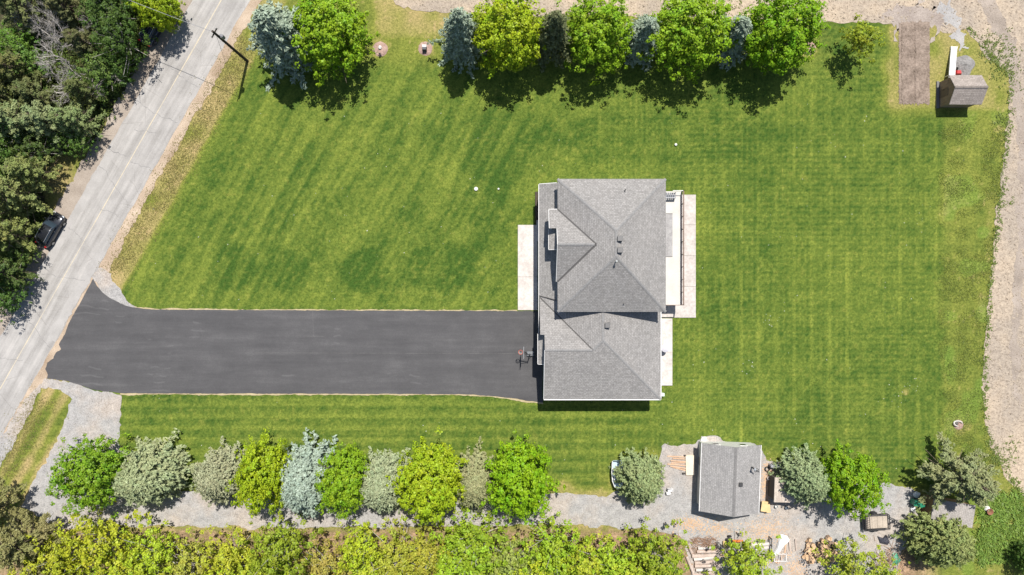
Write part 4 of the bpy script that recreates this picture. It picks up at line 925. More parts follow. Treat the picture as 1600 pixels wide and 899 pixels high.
# --- row along the lane
B = [('maple', 2, 150, 739, 4.2, .94, .84, .9, (.18, .31, .02), 'deep green tree at the bend of the gravel drive'),
     ('fat', 0, 232, 744, 3.4, 1.36, 1.12, 1.05, PALE, 'wide grey-green spruce next to the deep green tree'),
     ('fat', 1, 348, 744, 3.0, 1.03, 1.02, .95, (.335, .345, .205), 'lone pale beige-green spruce with grass on one side'),
     ('maple', 0, 416, 741, 4.4, .70, .90, .92, MY, 'narrow bright maple between the beige spruce and the silver-blue spruce'),
     ('fat', 2, 482, 752, 3.9, 1.25, 1.32, 1.15, (.32, .39, .31), 'largest silver-blue spruce of the row along the gravel lane'),
     ('maple', 1, 540, 748, 4.4, .66, .86, .92, MG, 'narrow green maple beside the largest silver-blue spruce'),
     ('fat', 0, 598, 755, 3.2, 1.02, 1.12, 1.0, (.325, .365, .21), 'grey-green spruce between two maples along the gravel lane'),
     ('maple', 2, 674, 752, 4.6, .86, 1.0, 1.0, MY, 'brightest yellow-green maple of the row along the gravel lane'),
     ('fat', 1, 742, 752, 3.0, .82, 1.02, .95, SAGE, 'thin sage-coloured spruce before the last maple of the lane row'),
     ('maple', 0, 812, 747, 4.6, .82, .98, 1.0, (.22, .38, .012), 'maple at the open end of the row along the gravel lane'),
     ('fat', 2, 1002, 750, 3.4, .88, .95, .95, (.275, .33, .145), 'round spruce standing alone in the gravel beside the lumber pile'),
     ('fat', 0, 1258, 748, 3.4, .94, .92, .98, (.285, .35, .175), 'grey-green spruce overhanging the flat-roofed lean-to'),
     ('maple', 1, 1324, 751, 4.0, .78, .84, .85, (.20, .35, .014), 'green maple beside the utility trailer'),
     ('fat', 1, 1474, 846, 3.6, 1.15, 1.0, 1.0, (.24, .28, .095), 'dense olive spruce hiding a corner of the plank-walled hut'),
     ('pine', 0, 1502, 748, 4.5, 1.42, 1.22, 1.0, (.25, .275, .125), 'big straggling olive conifer beside the plank-walled hut'),
     ('maple', 2, 1604, 872, 2.0, .36, .46, .42, (.09, .16, .03), 'small dark green tree at the edge of the reeds')]
for kind, v, px, py, zc, sx, sy, sz, colr, lb in B:
    x, y = at_crown(px, py, zc); o = tree(kind, v, x, y, sx, sy, sz, colr, lb, 'tree', None, (0 if sx != sy else None))
# --- woodland strip south of the lane
G1 = 'woodland trees south of the gravel lane'
LBS = 'loose yellow-green tree in the wood strip south of the gravel lane'
strip_t = [(150, 848, 5, 1.05, 1.0, (.40, .43, .026), 'brightest yellow tree in the wood strip, at the drive bend'), (92, 878, 4, .9, .9, YG, None), (240, 868, 4, .95, .9, YG, None), (205, 900, 4, .95, .9, YG, None), (300, 885, 3.6, .85, .8, (0.345, 0.355, 0.065), None), (358, 872, 3.5, .85, .8, YG, None),
           (438, 858, 5.2, 1.0, 1.1, (0.255, 0.355, 0.026), 'fuller green tree in the wood strip, reaching over the lane'), (405, 898, 4, .9, .85, YG, None), (510, 888, 3.6, .85, .8, (0.345, 0.355, 0.065), None), (566, 858, 4.2, .8, .9, YG, None), (620, 880, 4, 1.0, .9, (0.345, 0.383, 0.046), None), (665, 868, 4, .85, .9, (0.330, 0.383, 0.039), None), (570, 905, 4, .9, .9, YG, None),
           (742, 852, 4.8, 1.05, 1.05, (0.255, 0.383, 0.026), 'leafy bright green tree in the wood strip behind the last lane maple'), (720, 885, 4.4, 1.05, 1.0, (0.315, 0.398, 0.026), None), (798, 884, 3.8, .95, .85, (0.315, 0.334, 0.065), None), (868, 860, 4.8, .95, 1.05, (0.285, 0.383, 0.026), 'green tree in the wood strip opposite the open gravel'), (845, 892, 4, .9, .9, YG, None), (908, 886, 4, .9, .9, YG, None), (958, 886, 4, .9, .9, YG, None), (1024, 870, 4.6, .95, 1.0, (0.240, 0.348, 0.029), 'dark-shaded green tree beside the log pile'), (985, 898, 4, .95, .9, YG, None), (1036, 908, 4, .75, .85, (0.210, 0.312, 0.026), None),
           (1165, 884, 3.6, .92, .8, (0.315, 0.383, 0.026), 'tree between the log pile and the white lattice frames'), (1332, 888, 3.8, .92, .82, (0.323, 0.369, 0.039), 'yellow-green tree beside the firewood heap'), (1385, 905, 3, .5, .6, YG, None),
           (55, 912, 4, .9, .9, YG, None), (150, 925, 4, 1, 1, YG, None), (330, 930, 4, 1, 1, YG, None), (450, 930, 4, 1, 1, YG, None), (650, 930, 4, 1, 1, YG, None), (780, 930, 4, 1, 1, YG, None), (920, 930, 4, 1, 1, YG, None)]
for i, (px, py, zc, sr, sz, colr, lb) in enumerate(strip_t):
    x, y = at_crown(px, py, zc); kd = 'maple' if lb and 'green tree' in lb and False else 'airy'
    k_ = 0 if px < 320 else (1 if px < 700 else 2)
    tree(kd, i % 4, x, y, sr, sr, sz, tuple(q * R.uniform(.88, 1.12) for q in colr), lb or ('loose yellow-green tree of the wood strip near the gravel drive bend', 'loose yellow-green tree of the wood strip behind the spruces and maples of the lane', 'loose yellow-green tree of the wood strip on the way to the log pile')[k_], 'tree', (G1 + (', drive end', ', middle', ', log pile end')[k_]) if not lb else None)
for px, py, zc, sr, sz, v in ((30, 850, 5.5, 1.15, 1.1, 1), (-20, 800, 5.5, 1.0, 1.1, 2), (60, 905, 5, 1.0, .95, 0)):
    x, y = at_crown(px, py, zc); tree('pine', v, x, y, sr, sr, sz, (.25, .24, .095), 'olive straggling conifer at the south corner where lane and road meet', 'tree', 'conifers at the lane corner')
# --- wood west of the road
G2 = 'trees of the wood west of the road'
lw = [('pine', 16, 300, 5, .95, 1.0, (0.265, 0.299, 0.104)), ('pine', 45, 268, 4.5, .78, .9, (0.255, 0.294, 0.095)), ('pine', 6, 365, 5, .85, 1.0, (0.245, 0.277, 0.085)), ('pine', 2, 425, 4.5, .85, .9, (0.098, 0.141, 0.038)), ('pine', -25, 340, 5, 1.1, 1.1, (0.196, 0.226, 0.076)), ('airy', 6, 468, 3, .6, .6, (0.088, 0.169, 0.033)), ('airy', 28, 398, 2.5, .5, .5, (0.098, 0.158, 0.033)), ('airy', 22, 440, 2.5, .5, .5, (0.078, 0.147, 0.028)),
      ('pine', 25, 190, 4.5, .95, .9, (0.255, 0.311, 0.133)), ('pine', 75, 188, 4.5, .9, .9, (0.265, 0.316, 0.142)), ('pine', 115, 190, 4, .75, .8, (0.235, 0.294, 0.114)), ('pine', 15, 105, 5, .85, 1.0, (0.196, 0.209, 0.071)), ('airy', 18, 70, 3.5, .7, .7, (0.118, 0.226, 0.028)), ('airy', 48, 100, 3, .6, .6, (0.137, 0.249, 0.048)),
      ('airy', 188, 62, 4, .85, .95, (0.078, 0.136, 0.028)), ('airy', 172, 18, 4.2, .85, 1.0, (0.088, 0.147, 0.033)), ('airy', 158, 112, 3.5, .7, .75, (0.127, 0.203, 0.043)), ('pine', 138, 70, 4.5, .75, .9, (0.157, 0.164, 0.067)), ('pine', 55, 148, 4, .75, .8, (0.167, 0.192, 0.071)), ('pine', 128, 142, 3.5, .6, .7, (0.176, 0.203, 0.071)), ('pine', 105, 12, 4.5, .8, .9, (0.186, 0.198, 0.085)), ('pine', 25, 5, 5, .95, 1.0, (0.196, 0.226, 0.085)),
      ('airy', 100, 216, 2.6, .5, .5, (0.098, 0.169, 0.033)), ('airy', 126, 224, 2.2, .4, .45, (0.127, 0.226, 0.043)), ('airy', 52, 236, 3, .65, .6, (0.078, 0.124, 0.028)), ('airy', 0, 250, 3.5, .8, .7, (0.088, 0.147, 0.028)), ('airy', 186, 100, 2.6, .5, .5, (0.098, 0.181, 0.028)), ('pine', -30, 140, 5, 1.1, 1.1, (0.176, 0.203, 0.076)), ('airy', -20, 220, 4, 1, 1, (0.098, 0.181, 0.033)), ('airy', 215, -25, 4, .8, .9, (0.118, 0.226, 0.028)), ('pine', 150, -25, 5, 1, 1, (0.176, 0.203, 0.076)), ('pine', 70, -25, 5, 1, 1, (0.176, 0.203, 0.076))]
nmk = {'pine': 'shaggy olive conifer in the wood west of the road', 'airy': 'dark leafy tree in the shade of the wood west of the road'}
for i, (kd, px, py, zc, sr, sz, colr) in enumerate(lw):
    x, y = at_crown(px, py, zc); k_ = 0 if py > 240 else (1 if py > 160 else 2)
    lb = {'pine': ('olive conifer crowding the shoulder by the dark grey parked car', 'pale sage conifer beside the small roadside grass patch', 'brownish conifer among the leafless trees west of the road'),
          'airy': ('low leafy tree under the conifers near the dark grey parked car', 'low leafy tree at the edge of the roadside grass patch', 'dark leafy tree in the wood behind the dark blue car')}[kd][k_]
    tree(kd, i % (3 if kd == 'pine' else 4), x, y, sr, sr, sz, colr, lb, 'tree', ('conifers', 'leafy trees')[kd == 'airy'] + (' by the grey parked car', ' by the roadside grass patch', ' in the wood west of the road')[k_])
for i, (px, py, sr) in enumerate(((58, 50, 1.05), (108, 56, 1.15), (84, 85, .95), (122, 112, .95), (40, 28, .9), (135, 38, .95), (150, 100, .8), (85, 20, 1.0), (92, 130, .8), (68, 115, .8))):
    x, y = at_crown(px, py, 4.5); tree('bare', i % 3, x, y, sr, sr, sr, (0, 0, 0), 'leafless grey-twigged tree in the wood west of the road', 'tree', 'leafless trees in the wood')
x, y = at_crown(246, 12, 4.0); tree('maple', 1, x, y, .56, .56, .75, (.30, .40, .02), 'bright green maple overhanging the dark car by the road', 'tree')
# fallen grey trunk in the wood
v = W(20, 240, .6); o = thing('fallen_trunk', 'bleached grey fallen trunk lying among the conifers west of the road', 'log', (v.x, v.y, 0))
mb = MB(); mb.tube([W(-4, 236, 2.6), W(18, 240, 2.5), W(36, 247, 2.3)], [.14, .11, .06], 7); mb.build('stem', GBARK, o)
mb = MB(); mb.tube([W(30, 244.5, 2.4), W(33, 254, 2.4)], [.07, .03], 5); mb.tube([W(20, 241, 2.5), W(26, 236, 2.7)], [.05, .02], 5); mb.tube([W(4, 238, 2.5), (W(4, 238, 0).x, W(4, 238, 0).y, -.05)], [.1, .1], 5); mb.build('branch', GBARK, o)

# --- undergrowth, reeds, weeds
def tufts(name, pts, hgt, mat, col, per=7, wd=.05, spread=.22):
    n = len(pts); X = np.repeat((pts[:, 0] - 800) / PPM, per) + rr.normal(0, spread, n * per); Y = np.repeat((449.5 - pts[:, 1]) / PPM, per) + rr.normal(0, spread, n * per)
    N_ = n * per; a = rr.random(N_) * 6.283; h_ = hgt * (.5 + .9 * rr.random(N_))
    U = np.stack([np.cos(a) * .8, np.sin(a) * .8, np.full(N_, .5)], 1); U = unit(U); N = unit(np.stack([-np.cos(a) * .5, -np.sin(a) * .5, np.full(N_, .9)], 1) + rr.normal(0, .25, (N_, 3)))
    C = np.stack([X, Y, np.zeros(N_)], 1) + U * h_[:, None] * .5
    me = quads(name, C, N, U, h_, np.full(N_, wd) * (1 + rr.random(N_)), rr.normal(.5, .4, N_), mat); o = bpy.data.objects.new(name, me); o.color = (*col, 1); COL.objects.link(o); o['kind'] = 'stuff'; return o
RE = [(1530, 790), (1556, 770), (1590, 768), (1640, 800), (1640, 860), (1570, 872), (1530, 880), (1518, 860), (1526, 830)]
tag(tufts('reed_patch', scatter_in(RE, 700), .55, LEAF, (.19, .29, .055), 12, .08, .28), 'tall dark green reeds growing behind the plank-walled hut', 'reeds')
ed = []
for i in range(len(FIELD) - 4):
    a, c = FIELD[i], FIELD[i + 1]
    if a[0] < 1500 or c[1] > 860: continue
    L_ = math.hypot(c[0] - a[0], c[1] - a[1])
    for k in range(int(L_ * .8)):
        if R.random() < .55 + .4 * math.sin(i * 2.1 + k * .11): f_ = R.random(); ed.append((a[0] + (c[0] - a[0]) * f_ + R.gauss(2, 3), a[1] + (c[1] - a[1]) * f_ + R.gauss(0, 2)))
tag(tufts('field_weeds', np.array(ed), .22, LEAF, (.17, .23, .05), 8, .07, .12), 'weeds growing along the edge between lawn and tilled field', 'weeds')
ed = []
for cx, cy, n, s_ in ((1560, 90, 90, 16), (1545, 70, 40, 10), (1570, 110, 60, 12), (1552, 715, 70, 9), (1580, 700, 16, 8), (1575, 720, 16, 8), (1150, 4, 10, 8), (1575, 320, 8, 5), (1560, 190, 20, 6)):
    for _ in range(n): ed.append((R.gauss(cx, s_), R.gauss(cy, s_)))
tag(tufts('field_weeds', np.array(ed), .2, LEAF, (.17, .22, .055), 6, .07, .12), 'scattered green weeds out on the tilled field', 'weeds')
ug = []
for _ in range(2600):
    u = R.uniform(-130, 640); s_ = R.uniform(40, 238); ug.append(rp(s_, u))
ug = np.array([q for q in ug if -60 < q[0] < 300 and -40 < q[1] < 540 and not (62 < q[0] < 150 and 215 < q[1] < 335)])
tag(tufts('undergrowth', ug, .7, LEAF, (.12, .16, .04), 12, .14, .35), 'low leafy undergrowth on the floor of the wood west of the road', 'undergrowth')
ug = np.array([(R.uniform(20, 1060), R.uniform(835, 960)) for _ in range(900)])
tag(tufts('undergrowth', ug, .4, LEAF, (.26, .28, .06), 6, .11, .3), 'sparse undergrowth beneath the wood strip south of the lane', 'undergrowth')
vg = []
for _ in range(2200):
    u = R.uniform(-140, 640); s_ = R.gauss(372, 12); q = rp(s_, u)
    if not (60 < q[0] < 200 and 425 < q[1] < 625): vg.append(q)
tag(tufts('verge_grass', np.array(vg), .16, LEAF, (.24, .215, .075), 8, .035, .3), 'dry uncut grass along the road verge', 'grass')
dr = []
for _ in range(5200):
    q = (R.uniform(1466, 1572), R.uniform(190, 760)); dr.append(q)
dr = np.array(dr); dr = dr[inpoly(dr[:, 0], dr[:, 1], LAWN) & (vnoise(dr[:, 0], dr[:, 1], 14, 77) > .5)]
tag(tufts('rough_grass', dr, .13, LEAF, (.15, .19, .04), 9, .035, .3), 'rough tufted grass between the mown lawn and the field', 'grass')

# ------------------------------------------------------------------ utility pole and wires
b_ = W(388, 97, 0); hp = 9.9
o = thing('utility_pole', 'dark wooden utility pole with insulators on the road verge', 'utility pole', b_)
POLE = mottle('pole_wood', (.035, .028, .022), (.07, .055, .045), 2, 10, .9, .3)
MB().tube([(b_.x, b_.y, -.1), (b_.x, b_.y, hp)], [.19, .13], 10).build('shaft', POLE, o)
MB().cbox((b_.x, b_.y, hp - .5), (1.2, .1, .12), math.radians(62)).build('crossarm', POLE, o)
for k in (-.5, 0, .5):
    MB().lathe((b_.x + k * math.cos(math.radians(62)), b_.y + k * math.sin(math.radians(62)), hp - .44), [(.03, 0), (.07, .08), (.05, .14), (.07, .18), (.02, .24)], 8).build('insulator', plain('porcelain', (.5, .48, .45), .3), o)
MB().lathe((b_.x + .28, b_.y + .1, hp - 2.3), [(.2, 0), (.22, .1), (.22, .7), (.1, .78)], 12).build('transformer', plain('transformer_grey', (.22, .22, .23), .5), o)
CAB = plain('cable', (.05, .05, .055), .5)
def wire(name, lb, a, c, sag, r=.022, col=CAB, grp=None):
    a, c = Vector(a), Vector(c); mb = MB(); pts = [a.lerp(c, i / 14) - Vector((0, 0, sag * 4 * (i / 14) * (1 - i / 14))) for i in range(15)]
    q = mb.tube(pts, r, 4).build(name, col); tag(q, lb, 'wire', grp)
end = W(100, -40, 9.0)
wire('overhead_wire', 'pale overhead wire crossing the road from the utility pole to the wood', (b_.x, b_.y, hp - .25), end, .5, .028, plain('alu_wire', (.30, .30, .31), .4))
wire('guy_wire', 'thin guy wire slanting from the utility pole to the lawn', (b_.x, b_.y, hp - .9), W(372, 150, 0), .0, .016)
v = W(372, 150, 0)

# ------------------------------------------------------------------ cars
def car(name, label, c, rz, paint_c, Lc=4.5, grp=None):
    PAINT = new_mat(name + '_paint', .22)[0]; bs = PAINT.node_tree.nodes['Principled BSDF']; bs.inputs['Base Color'].default_value = (*paint_c, 1); bs.inputs['Metallic'].default_value = .35; bs.inputs['Coat Weight'].default_value = .7
    o = thing(name, label, 'car', c, grp, rz); h = Lc / 2
    def loft(sts, nm, mt, par=None, sm_=True):
        mb = MB(); vs = []; n = 12
        for x, hw_, z0, z1, cr in sts:
            for y, z in ((-hw_ + cr, z0), (hw_ - cr, z0), (hw_, z0 + cr), (hw_ * 1.0, (z0 + z1) / 2), (hw_ * .985, z1 - cr), (hw_ * .93, z1 - cr * .35), (hw_ * .8, z1), (-hw_ * .8, z1), (-hw_ * .93, z1 - cr * .35), (-hw_ * .985, z1 - cr), (-hw_, (z0 + z1) / 2), (-hw_, z0 + cr)): vs.append((x, y, z))
        fs = []
        for i in range(len(sts) - 1):
            for k in range(n): fs.append((i * n + k, i * n + (k + 1) % n, i * n + n + (k + 1) % n, i * n + n + k))
        fs += [tuple(range(n - 1, -1, -1)), tuple(range((len(sts) - 1) * n, len(sts) * n))]
        ob = mb.add(vs, fs).build(nm, mt, None, sm_); ob.parent = par or o
        bm = bmesh.new(); bm.from_mesh(ob.data); bmesh.ops.recalc_face_normals(bm, faces=bm.faces); bm.to_mesh(ob.data); bm.free()
        return ob
    body = loft([(-h, .62, .45, .72, .08), (-h + .08, .80, .32, .86, .12), (-h + .5, .90, .24, .98, .14), (-.7, .915, .22, 1.0, .14), (.5, .915, .22, 1.0, .14), (h - 1.15, .905, .24, .98, .14), (h - .45, .87, .26, .88, .14), (h - .08, .74, .33, .74, .12), (h, .55, .42, .62, .07)], 'body', PAINT)
    loft([(-h + .32, .72, .95, 1.0, .02), (-h + .75, .72, .95, 1.50, .1), (-.2, .73, .95, 1.56, .1), (.45, .71, .95, 1.52, .1), (h - 1.25, .68, .95, 1.0, .02)], 'greenhouse', GLASS)
    loft([(-h + .66, .60, 1.46, 1.52, .02), (-.2, .66, 1.53, 1.60, .03), (.50, .60, 1.49, 1.545, .02)], 'roof_panel', PAINT)
    for s_ in (-1, 1):
        mb = MB(); mb.tube([(-h + .72, s_ * .60, 1.56), (-.2, s_ * .63, 1.64), (.45, s_ * .60, 1.57)], .02, 5); k = mb.build('roof_rail', plain('galvanised', (.62, .63, .64), .35, .6)); k.parent = o
        for x in (-h + .72, .05, h - 1.2):
            mb = MB(); mb.tube([(x + (0 if x < .5 else -.75) * 1.0, s_ * .70, 1.50), (x + (-.35 if x < -1 else (0 if x < .5 else .0)), s_ * .78, .98)], .035, 5); k = mb.build('pillar', PAINT); k.parent = o
        mb = MB(); mb.cbox((h - 1.2, s_ * 1.0, 1.02), (.12, .2, .14), 0, None, .03); k = mb.build('mirror', PAINT); k.parent = o
        mb = MB(); mb.cbox((h - .16, s_ * .58, .68), (.26, .32, .12), 0, None, .03); k = mb.build('headlight', plain('headlight', (.75, .78, .8), .15)); k.parent = o
        mb = MB(); mb.cbox((-h + .12, s_ * .66, .82), (.2, .26, .16), 0, None, .03); k = mb.build('taillight', plain('taillight', (.35, .02, .02), .2)); k.parent = o
        for x in (h - .9, -h + .85):
            M = Matrix.Rotation(math.pi / 2, 3, 'X')
            mb = MB(); mb.lathe((x, s_ * .86, .335), [(.2, -.1), (.31, -.11), (.335, -.06), (.335, .06), (.31, .11), (.2, .1)], 20, M); wh = mb.build('wheel', plain('rubber', (.02, .02, .02), .9), None, True); wh.parent = o
            mb = MB(); mb.lathe((x, s_ * .88, .335), [(.03, -.1), (.21, -.1), (.21, .1), (.03, .1)], 14, M); k = mb.build('rim', plain('alloy', (.35, .36, .37), .3, .8)); k.parent = wh
    return o
c = W(83, 359.5, .5); c.z = .02
rd_ang = math.atan2(.869, .495)            # world heading of the road (towards the upper right)
car('parked_car', 'dark grey parked car on the shoulder beside the olive conifers', c, rd_ang, (.03, .033, .04))
c = W(243, 47, .5); c.z = .02
car('parked_car', 'dark blue car shaded by the bright green maple at the roadside', c, rd_ang, (.015, .022, .045))

# ------------------------------------------------------------------ lawn details
RING = mottle('ring_mulch', (.24, .155, .125), (.44, .31, .26), 1.5, 9, .95, .6)
for i, (px, py, r_, lb) in enumerate(((595, 78.5, 12, 'round mulch ring with a pale stone in its middle'), (665, 77.5, 11, 'round mulch ring holding the small dark box'), (1262, 77, 11, 'round mulch ring next to the darker green maple'), (1495, 663, 8, 'small mulch ring round the white garden ornament'))):
    v = W(px, py); pr_ = r_ / PPM; mb = MB(); vs = [(v.x, v.y, .10)]; na = 30
    for k in range(5):
        for j in range(na): a = 6.283 * j / na; q = pr_ * (k + 1) / 5 * (1 + R.gauss(0, .02)); vs.append((v.x + q * math.cos(a), v.y + q * math.sin(a), .10 + R.uniform(-.02, .02) if k < 3 else (.07 if k == 3 else -.02)))
    fs = [(0, 1 + j, 1 + (j + 1) % na) for j in range(na)] + [(1 + k * na + j, 1 + (k + 1) * na + j, 1 + (k + 1) * na + (j + 1) % na, 1 + k * na + (j + 1) % na) for k in range(4) for j in range(na)]
    o = tag(mb.add(vs, fs).build('mulch_ring', RING), lb, 'mulch ring', 'mulch rings in the lawn')
def stone(name, lb, cat, c, s_, mat, sq=.7, seed=0):
    rd = random.Random(seed); bm = bmesh.new(); bmesh.ops.create_icosphere(bm, subdivisions=2, radius=s_)
    for v_ in bm.verts: v_.co *= 1 + rd.gauss(0, .08); v_.co.z *= sq
    me = bpy.data.meshes.new(name); bm.to_mesh(me); bm.free(); me.materials.append(mat); o = bpy.data.objects.new(name, me); o.location = c; COL.objects.link(o); return tag(o, lb, cat)
PST = mottle('pale_stone', (.52, .50, .47), (.7, .68, .64), 2, 9)
v = W(594.5, 76, .15); stone('stone', 'pale stone lying in the middle of a mulch ring', 'stone', (v.x, v.y, .18), .24, PST, .8, 3)
v = W(664, 77, .4); o = thing('marker_box', 'small dark box with a white lid standing in a mulch ring', 'box', (v.x, v.y, .08))
MB().cbox((v.x, v.y - .02, .42), (.5, .55, .72), 0, None, .03).build('body', plain('box_dark', (.06, .065, .075), .6), o); MB().cbox((v.x, v.y + .16, .80), (.54, .3, .07), 0, (.35, 0, 0), .015).build('lid', WHITE, o)
for px, py, r_, lb in ((744, 296, .24, 'large white septic cover on the lawn in front of the house'), (779, 296, .12, 'little pale cover on the lawn near the large white one'), (1055, 227, .16, 'white pipe cap on the lawn behind the house')):
    v = W(px, py, .1); o = thing('lawn_cover', lb, 'cover', (v.x, v.y, 0)); MB().lathe((v.x, v.y, 0), [(r_ * .8, -.05), (r_ * .8, .12)], 14).build('collar', plain('cover_grey', (.4, .4, .38), .6), o); MB().lathe((v.x, v.y, .12), [(r_, 0), (r_, .04), (r_ * .6, .08), (.02, .09)], 14).build('cap', plain('cover_white', (.66, .68, .64), .5), o)
v = W(1495, 661.5, .3); o = thing('garden_ornament', 'curled white garden ornament in the lawn near the big olive conifer', 'ornament', (v.x, v.y, .05))
mb = MB(); mb.tube([(v.x + .5 * math.cos(a), v.y + .32 * math.sin(a), .22 + .1 * math.sin(2 * a)) for a in [k * .4 for k in range(13)]], [.04 + .05 * math.sin(k * .26) for k in range(13)], 6); mb.build('body', plain('ornament_white', (.6, .58, .53), .6), o)
mb = MB(); mb.lathe((v.x - .1, v.y, .02), [(.2, 0), (.2, .12), (.08, .2)], 10); mb.build('foot', plain('ornament_dark', (.12, .11, .10), .7), o)
BIRCH = mottle('speck', (.5, .5, .42), (.75, .75, .66), 1, 5)
sp = np.array([(R.uniform(230, 1460), R.uniform(150, 740)) for _ in range(420)]); sp = sp[inpoly(sp[:, 0], sp[:, 1], LAWN)]
ex_ = np.array([(R.gauss(cx, 9), R.gauss(cy, 9)) for cx, cy in ((1412, 612), (1426, 600), (1165, 575), (1200, 500), (1395, 620), (1440, 345)) for _ in range(14)])
tag(clods('daisy_specks', np.concatenate([sp, ex_]), .05, BIRCH, z=.02), 'tiny white flower heads dotted over the lawn', 'flowers')

# ------------------------------------------------------------------ yard
# lumber
LUM = mottle('lumber', (.42, .26, .16), (.62, .44, .30), 1.5, 10, .8, .2); PLY = mottle('plywood', (.60, .50, .38), (.74, .65, .52), .8, 8, .8, .15)
for i, (y0_, y1_, xa, xb) in enumerate(((712.5, 713.5, 1042, 1071), (715.5, 716.5, 1050, 1069), (719, 721, 1047, 1074), (723, 722.5, 1048, 1073), (724.5, 727, 1042, 1072), (727.5, 731.5, 1046, 1073), (729.5, 735, 1050, 1072))):
    a, b2 = W(xa, y0_, .2), W(xb, y1_, .2); d = b2 - a
    mb = MB(); mb.cbox(((a.x + b2.x) / 2, (a.y + b2.y) / 2, .06 + .055 * (i % 3) + .02), (d.length, .15, .045), math.atan2(d.y, d.x)); tag(mb.build('lumber_board', LUM), 'long reddish board in the lumber pile beside the workshop', 'board', 'boards in the lumber pile')
v = W(1077, 726, .25); ps = thing('plywood_stack', 'stack of pale plywood sheets against the workshop on the reddish boards', 'plywood', (v.x, v.y, 0))
for i in range(5): MB().cbox((v.x + R.gauss(0, .02), v.y + R.gauss(0, .02), .06 + i * .05), (1.05, 2.4, .045), math.radians(2)).build('sheet', PLY, ps)
mb = MB(); mb.cbox((v.x - .75, v.y - 1.05, .15), (.35, .14, .3)); mb.cbox((v.x - .6, v.y + 1.15, .12), (.25, .18, .24)); mb.build('bearer', plain('dark_timber', (.06, .05, .045), .8), ps)
# pallet and white junk north of the workshop
v = W(1110, 687, .1); o = thing('pallet', 'weathered pallet lying beside the white north wall of the workshop', 'pallet', (v.x, v.y, 0))
for i in range(7): MB().cbox((v.x - .48 + i * .16, v.y, .13), (.12, .85, .022), .05).build('slat', mottle('weathered', (.40, .35, .31), (.56, .51, .46), 1, 9), o)
for i in range(3): MB().cbox((v.x, v.y - .36 + i * .36, .06), (1.1, .09, .11), .05).build('runner', mottle('weathered', (.40, .35, .31), (.56, .51, .46), 1, 9), o)
v = W(1099, 686, .1); stone('cloth_bundle', 'crumpled white sheet beside the pallet behind the workshop', 'sheet', (v.x, v.y, .12), .38, PST, .35, 5)
# boat under the round spruce
v = W(961, 741, .7)
o = thing('boat', 'pale blue boat half hidden beneath the round spruce', 'boat', (v.x, v.y, 0))
mb = MB(); sec = []
for f_, wd, kz in ((-1, .02, .55), (-.8, .45, .42), (-.4, .72, .35), (.2, .8, .35), (.8, .75, .36), (1, .72, .4)):
    yy = v.y + f_ * 1.75; sec += [(v.x + .3 - wd, yy, .95), (v.x + .3 - wd * .75, yy, kz + .12), (v.x + .3, yy, kz), (v.x + .3 + wd * .75, yy, kz + .12), (v.x + .3 + wd, yy, .95)]
fs = [(i * 5 + k, i * 5 + k + 1, i * 5 + 6 + k, i * 5 + 5 + k) for i in range(5) for k in range(4)] + [(25, 26, 27, 28, 29)]
mb.add(sec, fs).build('hull', plain('boat_blue', (.50, .62, .72), .3), o)
mb = MB()
for s_ in (-1, 1): mb.tube([(v.x + .3 + s_ * wd_, v.y + f_ * 1.75, .97) for f_, wd_ in ((-1, .02), (-.8, .45), (-.4, .72), (.2, .8), (.8, .75), (1, .72))], .05, 5)
mb.build('gunwale', WHITE, o)
for f_ in (-.3, .4): MB().cbox((v.x + .3, v.y + f_ * 1.75, .8), (1.4, .3, .05)).build('seat', WHITE, o)
mb = MB(); mb.cbox((v.x + .3, v.y - .7, .2), (1.2, .15, .4)); mb.cbox((v.x + .3, v.y + .9, .2), (1.2, .15, .4)); mb.build('cradle', BRNW, o)
def chair(name, lb, c, rz, mat):
    o = thing(name, lb, 'chair', c, None, rz)
    def b2(nm, mb): q = mb.build(nm, mat); q.parent = o
    b2('seat', MB().cbox((0, 0, .42), (.52, .5, .05), 0, None, .015)); b2('backrest', MB().cbox((0, .26, .75), (.52, .06, .6), 0, (-.18, 0, 0), .02))
    for sx in (-1, 1):
        b2('armrest', MB().cbox((sx * .28, 0, .64), (.07, .5, .04), 0, None, .01))
        for sy_ in (-1, 1): b2('leg', MB().cbox((sx * .25, sy_ * .2, .21), (.05, .05, .42)))
    return o
v = W(1045.5, 764, .3); chair('garden_chair', 'white plastic garden chair on the gravel beside the round spruce', (v.x, v.y, .02), .2, plain('white_plastic', (.80, .79, .78), .4))
v = W(1043, 769, .3); o = thing('cooler', 'small white box with dark legs next to the white garden chair', 'box', (v.x, v.y, .02)); MB().cbox((v.x, v.y, .4), (.5, .35, .3), .2, None, .03).build('body', WHITE, o)
for sx in (-.18, .18): MB().cbox((v.x + sx, v.y - .1, .13), (.06, .06, .26)).build('leg', DARKM, o)
